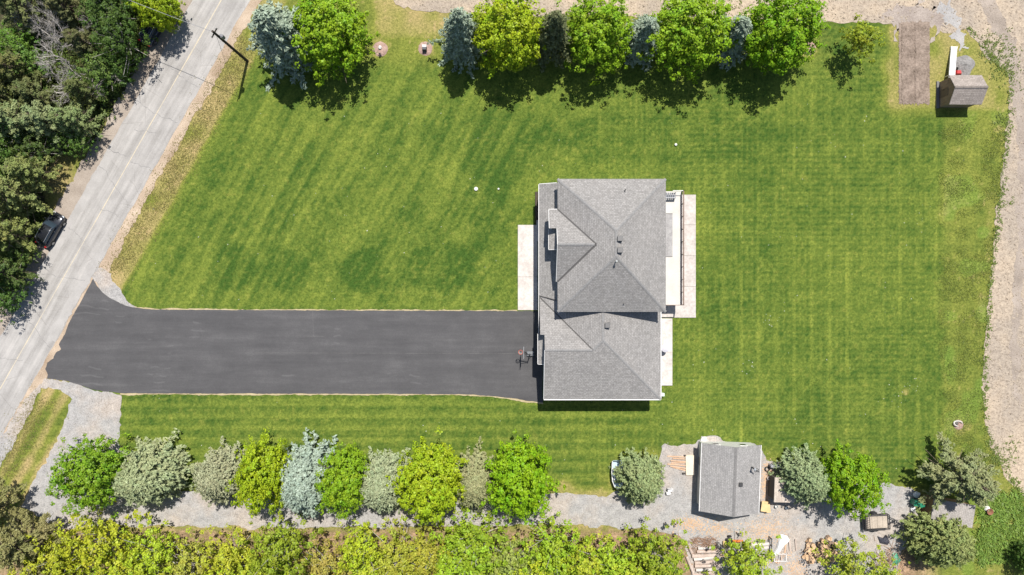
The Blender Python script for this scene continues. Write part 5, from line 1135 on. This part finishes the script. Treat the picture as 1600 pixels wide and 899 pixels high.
# lean-to beside the workshop
def mono(name, label, c, L, Wd, z0, z1, rz, roofm, wallm, boards=0, cat='shed'):
    """single-pitch shed; local x across, west wall of boards at -x"""
    o = thing(name, label, cat, (c[0], c[1], 0), None, rz); a, l = Wd / 2, L / 2
    mb = MB(); mb.add([(-a, -l, 0), (a, -l, 0), (a, l, 0), (-a, l, 0), (-a, -l, z0 - .12), (a, -l, z1 - .12), (a, l, z1 - .12), (-a, l, z0 - .12)], [(0, 1, 5, 4), (1, 2, 6, 5), (2, 3, 7, 6), (3, 0, 4, 7)]); k = mb.build('wall', wallm); k.parent = o
    k = roof('roof', [[(-a - .15, -l - .15, z0), (a + .15, -l - .15, z1), (a + .15, l + .15, z1), (-a - .15, l + .15, z0)]], roofm, None, .10); k.parent = o
    bw_ = L / boards if boards else 0
    for i in range(boards):
        mb = MB(); mb.box(-a - .035 - R.random() * .012, -a - .003, -l + i * bw_ + .008, -l + (i + 1) * bw_ - .008, .04, z0 - .12); k = mb.build('board', wallm); k.parent = o
    return o
ROLL = shingle('roll_roofing', (.44, .37, .31), (.54, .475, .405), (.64, .575, .5))
c = (W(1209, 747, 2.3) + W(1240, 783, 2.3)) / 2
mono('lean_to', 'small open shed with a tan flat roof under the grey-green spruce', c, 2.7, 2.2, 2.3, 2.2, math.radians(-2), ROLL, plain('shed_dark', (.10, .085, .07), .8), 14)
PLK = mottle('brown_planks', (.20, .115, .06), (.36, .225, .13), 1.5, 9, .85, .3)
p4 = [W(1454, 777, 2.4), W(1522, 795, 2.4), W(1520, 826, 2.4), W(1450, 806, 2.4)]
c = (p4[0] + p4[1] + p4[2] + p4[3]) / 4
mono('plank_hut', 'brown plank-walled hut with a grey roof between two olive conifers', c, 2.45, 4.7, 2.35, 2.5, math.radians(-9), shingle('hut_roof', (.29, .27, .25), (.36, .335, .31), (.45, .42, .4)), PLK, 11, 'hut')
# workbench of yellow ply and rail
v = W(1195, 790, .7); o = thing('work_table', 'rough work table with yellow plywood tops at the workshop corner', 'table', (v.x, v.y, 0))
YP = mottle('yellow_ply', (.52, .36, .17), (.70, .53, .28), 1, 9)
MB().cbox((v.x - .2, v.y, .78), (.75, 1.3, .04), -.15).build('top', YP, o); MB().cbox((v.x + .3, v.y - .2, .70), (.5, 1.2, .04), .12).build('top', YP, o)
for sx in (-.5, .5):
    for sy_ in (-.55, .5): MB().cbox((v.x + sx, v.y + sy_, .37), (.07, .07, .74)).build('leg', BRNW, o)
a, b2 = W(1203, 727.5, .8), W(1221, 727, .8); o = thing('metal_rack', 'grey metal rack standing at the lawn edge east of the workshop', 'rack', ((a.x + b2.x) / 2, a.y, 0)); GM = plain('grey_metal', (.40, .41, .43), .4, .4)
MB().cbox(((a.x + b2.x) / 2, a.y, .85), (1.5, .34, .06)).build('shelf', GM, o); MB().cbox(((a.x + b2.x) / 2, a.y, .4), (1.5, .34, .05)).build('shelf', GM, o)
for sx in (-.7, .7):
    for sy_ in (-.14, .14): MB().cbox(((a.x + b2.x) / 2 + sx, a.y + sy_, .45), (.05, .05, .9)).build('leg', DARKM, o)
v = W(1197, 732, .1); o = thing('tyre', 'worn black tyre lying on wood chips east of the workshop', 'tyre', (v.x, v.y, .02)); MB().tube([(v.x + .26 * math.cos(k * .314), v.y + .26 * math.sin(k * .314), .12) for k in range(21)], .075, 8).build('tread', plain('rubber', (.02, .02, .02), .9), o, True)
for i, (px, py, colr, lb) in enumerate(((1204, 737, (.25, .06, .05), 'small red can in the clutter by the metal rack'), (1209, 741, (.05, .05, .06), 'small black bucket in the clutter by the metal rack'), (1199, 746, (.6, .55, .52), 'small pale bucket in the clutter beside the lean-to'), (1211, 790, (.6, .6, .58), 'white tub on the ground below the lean-to'), (1227, 792, (.10, .13, .17), 'dark blue drum on the ground below the lean-to'))):
    v = W(px, py, .2); o = thing('bucket', lb, 'bucket', (v.x, v.y, .018)); MB().lathe((v.x, v.y, .018), [(.16, 0), (.21, .38), (.19, .38), (.15, .05)], 14).build('body', plain('bucket%d' % i, colr, .5), o); MB().tube([(v.x - .21, v.y, .38), (v.x - .1, v.y - .14, .42), (v.x + .1, v.y - .14, .42), (v.x + .21, v.y, .38)], .012, 4).build('handle', GM, o)
# trailer
v = W(1366, 814, .6)
tr = thing('utility_trailer', 'black utility trailer with a plywood bed and mesh tailgate on the gravel', 'trailer', (v.x, v.y, .016), None, math.radians(3))
def TB(nm, mb, mt, par=None): q = mb.build(nm, mt); q.parent = par or tr; return q
Lt, Wt = 3.1, 1.75; BLK = plain('black_steel', (.025, .025, .027), .5)
bed = TB('bed', MB().box(-Lt / 2, Lt / 2, -Wt / 2, Wt / 2, .50, .54), BLK)
for i in range(4): TB('deck_sheet', MB().box(-Lt / 2 + .45 + i * .66, -Lt / 2 + 1.09 + i * .66, -Wt / 2 + .05, Wt / 2 - .05, .545, .57), mottle('trailer_ply', (.30, .255, .205), (.50, .43, .35), 1, 7, .85, .2), bed)
mb = MB()
for s_ in (-1, 1): mb.tube([(-Lt / 2, s_ * Wt / 2, .92), (Lt / 2, s_ * Wt / 2, .92)], .06, 6)
mb.tube([(Lt / 2, -Wt / 2, .92), (Lt / 2, Wt / 2, .92)], .06, 6)
for x in (-Lt / 2, -.5, .55, Lt / 2):
    for s_ in (-1, 1): mb.tube([(x, s_ * Wt / 2, .5), (x, s_ * Wt / 2, .92)], .035, 5)
TB('side_rail', mb, BLK)
mb = MB(); mb.box(-Lt / 2 - .02, Lt / 2 + .02, -Wt / 2 - .04, -Wt / 2 + .02, .42, .56); mb.box(-Lt / 2 - .02, Lt / 2 + .02, Wt / 2 - .02, Wt / 2 + .04, .42, .56); mb.box(Lt / 2 - .02, Lt / 2 + .05, -Wt / 2, Wt / 2, .42, .56); TB('frame', mb, BLK)
mb = MB(); x = -Lt / 2 - .02
for y_ in np.linspace(-Wt / 2, Wt / 2, 9): mb.tube([(x, y_, .55), (x + .42, y_, 1.45)], .03, 4)
for z_ in (.55, .85, 1.15, 1.45): mb.tube([(x + .467 * (z_ - .55), -Wt / 2, z_), (x + .467 * (z_ - .55), Wt / 2, z_)], .04, 5)
TB('tailgate', mb, BLK)
mb = MB(); mb.tube([(Lt / 2, .55, .48), (Lt / 2 + 1.0, 0, .46)], .05, 6); mb.tube([(Lt / 2, -.55, .48), (Lt / 2 + 1.0, 0, .46)], .05, 6); mb.tube([(Lt / 2 + .9, 0, .46), (Lt / 2 + 1.3, 0, .46)], .05, 6); tg = TB('tongue', mb, BLK)
TB('jack', MB().tube([(Lt / 2 + .95, .08, 0), (Lt / 2 + .95, .08, .85)], .035, 6), GM, tg)
for s_ in (-1, 1):
    wh = TB('wheel', MB().lathe((-.1, s_ * (Wt / 2 + .18), .32), [(.16, -.09), (.3, -.1), (.32, 0), (.3, .1), (.16, .09)], 18, Matrix.Rotation(math.pi / 2, 3, 'X')), plain('rubber', (.02, .02, .02), .9))
    TB('rim', MB().lathe((-.1, s_ * (Wt / 2 + .18), .32), [(.03, -.08), (.17, -.08), (.17, .08), (.03, .08)], 12, Matrix.Rotation(math.pi / 2, 3, 'X')), WHITE, wh)
    mb = MB()
    pts = [(-.1 + .42 * math.cos(a), .33 + .40 * math.sin(a)) for a in [math.pi * k / 8 for k in range(9)]]
    vs = [(x_, s_ * (Wt / 2 + .05), z_) for x_, z_ in pts] + [(x_, s_ * (Wt / 2 + .31), z_) for x_, z_ in pts]
    TB('fender', mb.add(vs, [(k, k + 1, k + 10, k + 9) for k in range(8)]), BLK)
# firewood rounds
ENDS = mottle('cut_wood', (.45, .28, .15), (.66, .47, .30), 2, 9); LOGB = mottle('log_bark', (.16, .11, .08), (.30, .22, .16), 2, 10)
def log_mesh(name, L, r, seed, n=10):
    rd = random.Random(seed); pr_ = [1 + rd.gauss(0, .07) for _ in range(n)]
    vs = []; 
    for x in (-L / 2, L / 2):
        for k in range(n): a = 6.283 * k / n; vs.append((x, r * pr_[k] * math.cos(a), r * pr_[k] * math.sin(a)))
    me = bpy.data.meshes.new(name); me.from_pydata(vs, [], [(k, (k + 1) % n, n + (k + 1) % n, n + k) for k in range(n)] + [tuple(range(n - 1, -1, -1)), tuple(range(n, 2 * n))])
    me.materials.append(LOGB); me.materials.append(ENDS); me.polygons[n].material_index = 1; me.polygons[n + 1].material_index = 1; return me
RM = [log_mesh('firewood_round', .40, .16 + .022 * k, k) for k in range(5)]
FW = [(1262, 838), (1268, 846), (1290, 836), (1308, 852), (1302, 872), (1284, 880), (1262, 878), (1252, 866), (1258, 854)]
cnt = 0
while cnt < 110:
    px, py = R.uniform(1250, 1310), R.uniform(836, 882)
    if not inpoly(np.array([px]), np.array([py]), FW)[0]: continue
    dd = min(math.hypot(px - 1282, py - 860) / 26, 1); lay = .12 + R.random() * .42 * (1 - dd)
    v = W(px, py, lay + .1); o = bpy.data.objects.new('firewood_round', RM[cnt % 5]); COL.objects.link(o); o.location = (v.x, v.y, lay + .1)
    o.rotation_euler = (R.random() * 6, math.radians(R.choice((90, 70, 110, 20, 60))) + R.gauss(0, .2), R.random() * 6.28)
    tag(o, 'short round of cut firewood in the loose heap by the yellow-green tree', 'firewood', 'firewood rounds in the heap'); cnt += 1
# log pile: long logs side by side, grey ones and birch
BIR = mottle('birch_bark', (.46, .41, .37), (.68, .63, .58), 1.5, 7)
GLG = mottle('grey_log', (.36, .28, .23), (.55, .46, .40), 1.5, 8)
def log_obj(p0, p1, z, r, mat, lb, grp, seed):
    a, b2 = W(*p0, z), W(*p1, z); d = b2 - a; me = log_mesh('log', d.length, r, seed); me.materials[0] = mat
    o = bpy.data.objects.new('log', me); COL.objects.link(o); o.location = (a + b2) / 2; o.rotation_euler = (R.random() * 6, R.gauss(0, .02), math.atan2(d.y, d.x)); tag(o, lb, 'log', grp)
yy_ = 855
for i in range(11):
    xo = R.gauss(0, 3); y_ = 856 + i * 5.6
    log_obj((1086 + xo, y_ + R.gauss(0, 1)), (1118 + R.gauss(0, 3), y_ + R.gauss(-1 - i * .25, 1.2)), .22 + .06 * (i % 2), .17 + R.random() * .05, GLG if i % 3 else BIR, 'log laid crosswise in the log pile beside the wood strip', 'logs in the log pile', i)
for i, (a, c) in enumerate((((1075, 852), (1086, 875)), ((1072, 868), (1082, 893)), ((1080, 880), (1083, 905)))): log_obj(a, c, .2, .16, GLG, 'log leaning along the open side of the log pile', 'logs beside the log pile', 30 + i)
for i, (a, c) in enumerate((((1160, 852), (1200, 848)), ((1157, 859), (1200, 854)), ((1137, 859), (1158, 854)))): log_obj(a, c, .25, .19, BIR, 'pale birch log lying near the white lattice frames', 'birch logs', 40 + i)
# brushwood heap beside the logs
mb = MB(); rd = random.Random(9)
for i in range(170):
    v = W(rd.uniform(1080, 1118), rd.uniform(838, 862), 0); a = rd.gauss(0, .5); L_ = rd.uniform(.5, 1.6); z = rd.uniform(.05, .4)
    mb.tube([(v.x - L_ / 2 * math.cos(a), v.y - L_ / 2 * math.sin(a), z), (v.x + L_ / 2 * math.cos(a), v.y + L_ / 2 * math.sin(a), z + rd.gauss(0, .1))], [.025, .012], 3)
tag(mb.build('brushwood', mottle('twigs', (.24, .14, .09), (.44, .28, .19), 1, 9), None), 'heap of thin reddish brushwood at the end of the log pile', 'brushwood', None, 'stuff')
mb = MB()
for i in range(150):
    v = W(rd.gauss(1384, 12), rd.gauss(874, 12), 0); a = rd.random() * 3.14; L_ = rd.uniform(.4, 1.3); z = rd.uniform(.04, .35)
    mb.tube([(v.x - L_ / 2 * math.cos(a), v.y - L_ / 2 * math.sin(a), z), (v.x + L_ / 2 * math.cos(a), v.y + L_ / 2 * math.sin(a), z + rd.gauss(0, .1))], [.035, .02], 3)
tag(mb.build('scrap_wood', mottle('scrap', (.36, .24, .17), (.60, .45, .34), 1, 9), None), 'heap of scrap wood and kindling beside the green tarp', 'scrap wood', None, 'stuff')
def tarp(name, lb, cat, pts, z, mat, seed):
    rd_ = random.Random(seed); q = resample([Vector(P(*p)) for p in pts], .3); n = len(q); cx = sum((p for p in q), Vector((0, 0))) / n
    vs = []; rings = (1, .75, .5, .25)
    for k in rings:
        for p in q: r_ = cx.lerp(p, k); vs.append((r_.x, r_.y, (.03 if k == 1 else z * (1 - k * .6)) + rd_.uniform(0, .07)))
    vs.append((cx.x, cx.y, z)); fs = [(i * n + j, i * n + (j + 1) % n, i * n + n + (j + 1) % n, i * n + n + j) for i in range(3) for j in range(n)] + [(3 * n + j, 3 * n + (j + 1) % n, 4 * n) for j in range(n)]
    tag(MB().add(vs, fs).build(name, mat), lb, cat)
tarp('tarp', 'crumpled green tarp lying on the scrap wood', 'tarp', [(1390, 862), (1398, 862), (1405, 874), (1398, 882), (1388, 880), (1392, 872)], .3, plain('green_tarp', (.05, .27, .16), .5), 1)
tarp('tarp', 'dark crumpled tarp on the gravel behind the utility trailer', 'tarp', [(1368, 836), (1377, 839), (1381, 834), (1388, 845), (1384, 850), (1372, 847)], .25, plain('dark_tarp', (.045, .045, .06), .6), 2)
# log splitter, bin, lattice frames
v = W(1138, 843, .4); o = thing('log_splitter', 'orange and black log splitter standing in the sawdust by the log pile', 'log splitter', (v.x, v.y, .02)); ORG = plain('orange_paint', (.62, .18, .04), .4)
MB().cbox((v.x + 1.0, v.y - .05, .5), (1.3, .3, .14), 0, None, .02).build('beam', ORG, o); MB().cbox((v.x, v.y, .55), (.7, .55, .5), 0, None, .06).build('engine', BLK, o); MB().cbox((v.x - .5, v.y - .5, .25), (.45, .7, .3), 0, None, .04).build('tank', YP, o)
MB().tube([(v.x + .3, v.y + .05, .7), (v.x + 1.2, v.y + .12, .7)], .05, 6).build('ram', ORG, o)
for sy_ in (-.45, .45): MB().lathe((v.x + .1, v.y + sy_, .25), [(.08, -.07), (.25, -.07), (.25, .07), (.08, .07)], 14, Matrix.Rotation(math.pi / 2, 3, 'X')).build('wheel', plain('rubber', (.02, .02, .02), .9), o)
v = W(1164, 851, .4); o = thing('bin', 'round black lidded bin beside the birch logs', 'bin', (v.x, v.y, .02)); MB().lathe((v.x, v.y, .02), [(.3, 0), (.36, .7)], 18).build('body', BLK, o); MB().lathe((v.x, v.y, .72), [(.4, 0), (.4, .05), (.2, .12), (.02, .13)], 18).build('lid', BLK, o)
WM = plain('white_frame', (.72, .72, .71), .5)
fr = thing('bed_frame', 'white barred metal frame lying on the scrap near the firewood heap', 'frame', (*P(1219, 866), .02))
a0 = W(1208, 858, .3); a1 = W(1227, 893, .3)
for i in range(8): x_ = a0.x + (a1.x - a0.x) * (i + .5) / 8; MB().tube([(x_, a0.y - .5, .35), (x_, a1.y + 1.4, .33)], .025, 4).build('bar', WM, fr)
for y_ in (a0.y - .5, a1.y + 1.4): MB().tube([(a0.x, y_, .34), (a1.x, y_, .34)], .04, 5).build('rail', WM, fr)
for x_ in (a0.x, a1.x):
    MB().tube([(x_, a0.y - .5, .34), (x_, a1.y + 1.4, .34)], .04, 5).build('rail', WM, fr); MB().tube([(x_, a0.y - .5, .0), (x_, a0.y - .5, .5)], .04, 5).build('leg', WM, fr); MB().tube([(x_, a1.y + 1.4, .0), (x_, a1.y + 1.4, .5)], .04, 5).build('leg', WM, fr)
tarp('plastic_sheet', 'twisted white plastic sheet draped beside the barred metal frame', 'plastic sheet', [(1218, 833), (1228, 836), (1232, 842), (1224, 848), (1216, 862), (1206, 870), (1203, 866), (1211, 854), (1214, 842)], .55, plain('white_sheet', (.76, .76, .76), .5), 4)
o = thing('tool_rack', 'dark upright rack at the end of the birch logs', 'rack', (*P(1202, 855), .02)); a = W(1202, 839, .5); b2 = W(1201, 872, .5)
MB().box(a.x - .04, a.x + .04, b2.y, a.y, .9, 1.0).build('rail', BLK, o); MB().box(a.x - .04, a.x + .04, b2.y, a.y, .3, .4).build('rail', BLK, o)
for k in range(4): y_ = b2.y + (a.y - b2.y) * k / 3; MB().box(a.x - .05, a.x + .05, y_ - .05, y_ + .05, 0, 1.05).build('post', BLK, o)
for i, (px, py) in enumerate(((1217, 880), (1222, 886))):
    pass
# bins and bags beside the hut
GRN = plain('bin_green', (.02, .20, .11), .4)
def wheelie(lb, px, py, rz):
    v = W(px, py, .5); o = thing('wheeled_bin', lb, 'bin', (v.x, v.y, .02), None, rz)
    k = MB().add([(-.24, -.28, .05), (.24, -.28, .05), (.24, .28, .05), (-.24, .28, .05), (-.29, -.36, 1.0), (.29, -.36, 1.0), (.29, .36, 1.0), (-.29, .36, 1.0)], [(0, 3, 2, 1), (4, 5, 6, 7), (0, 1, 5, 4), (1, 2, 6, 5), (2, 3, 7, 6), (3, 0, 4, 7)]).build('body', GRN); k.parent = o
    k = MB().cbox((0, 0, 1.04), (.62, .78, .08), 0, None, .03).build('lid', GRN); k.parent = o
    for s_ in (-1, 1): k = MB().lathe((s_ * .26, .32, .1), [(.03, -.03), (.1, -.03), (.1, .03), (.03, .03)], 10, Matrix.Rotation(math.pi / 2, 3, 'Y')).build('wheel', BLK); k.parent = o
wheelie('green wheeled bin standing against the plank wall of the hut', 1434, 785, .3); wheelie('green wheeled bin beside the white sacks at the hut', 1426, 783, -.2)
for i, (px, py, s_, lb) in enumerate(((1430, 772, .42, 'big white sack beyond the green bins at the hut'), (1425, 795, .35, 'small white sack in front of the green bins at the hut'))):
    v = W(px, py, .3); stone('sack', lb, 'sack', (v.x, v.y, s_ * .55 + .02), s_, plain('white_sheet', (.76, .76, .76), .5), .65, i + 11)
v = W(1540, 794, .2); stone('boulder', 'white boulder in the grass behind the plank-walled hut', 'stone', (v.x, v.y, .15), .35, PST, .6, 21)
v = W(1543, 798, .3); o = thing('fire_pit', 'small rusty fire bowl in the grass near the reeds', 'fire pit', (v.x, v.y, 0)); RUST = plain('rust', (.25, .10, .06), .8); MB().lathe((v.x, v.y, .2), [(.1, 0), (.32, .14), (.4, .28), (.36, .28), (.08, .06)], 16).build('bowl', RUST, o)
for k in range(3): MB().tube([(v.x + .25 * math.cos(k * 2.1), v.y + .25 * math.sin(k * 2.1), -.02), (v.x + .2 * math.cos(k * 2.1), v.y + .2 * math.sin(k * 2.1), .28)], .025, 5).build('leg', RUST, o)
# offcuts and more timber round the yard
rd = random.Random(77)
for i in range(26):
    cx, cy = rd.choice(((1215, 872), (1196, 872), (1230, 852), (1132, 868), (1070, 838)))
    v = W(cx + rd.gauss(0, 7), cy + rd.gauss(0, 7), .1); L_ = rd.uniform(.5, 1.5)
    o = MB().cbox((0, 0, 0), (L_, rd.uniform(.08, .2), .045)).build('offcut', LUM if i % 3 else GLG); o.location = (v.x, v.y, .06 + .05 * (i % 4)); o.rotation_euler = (rd.gauss(0, .04), rd.gauss(0, .03), rd.random() * 3.14)
    tag(o, 'short timber offcut scattered round the log pile and the barred frame', 'offcut', 'timber offcuts in the yard')
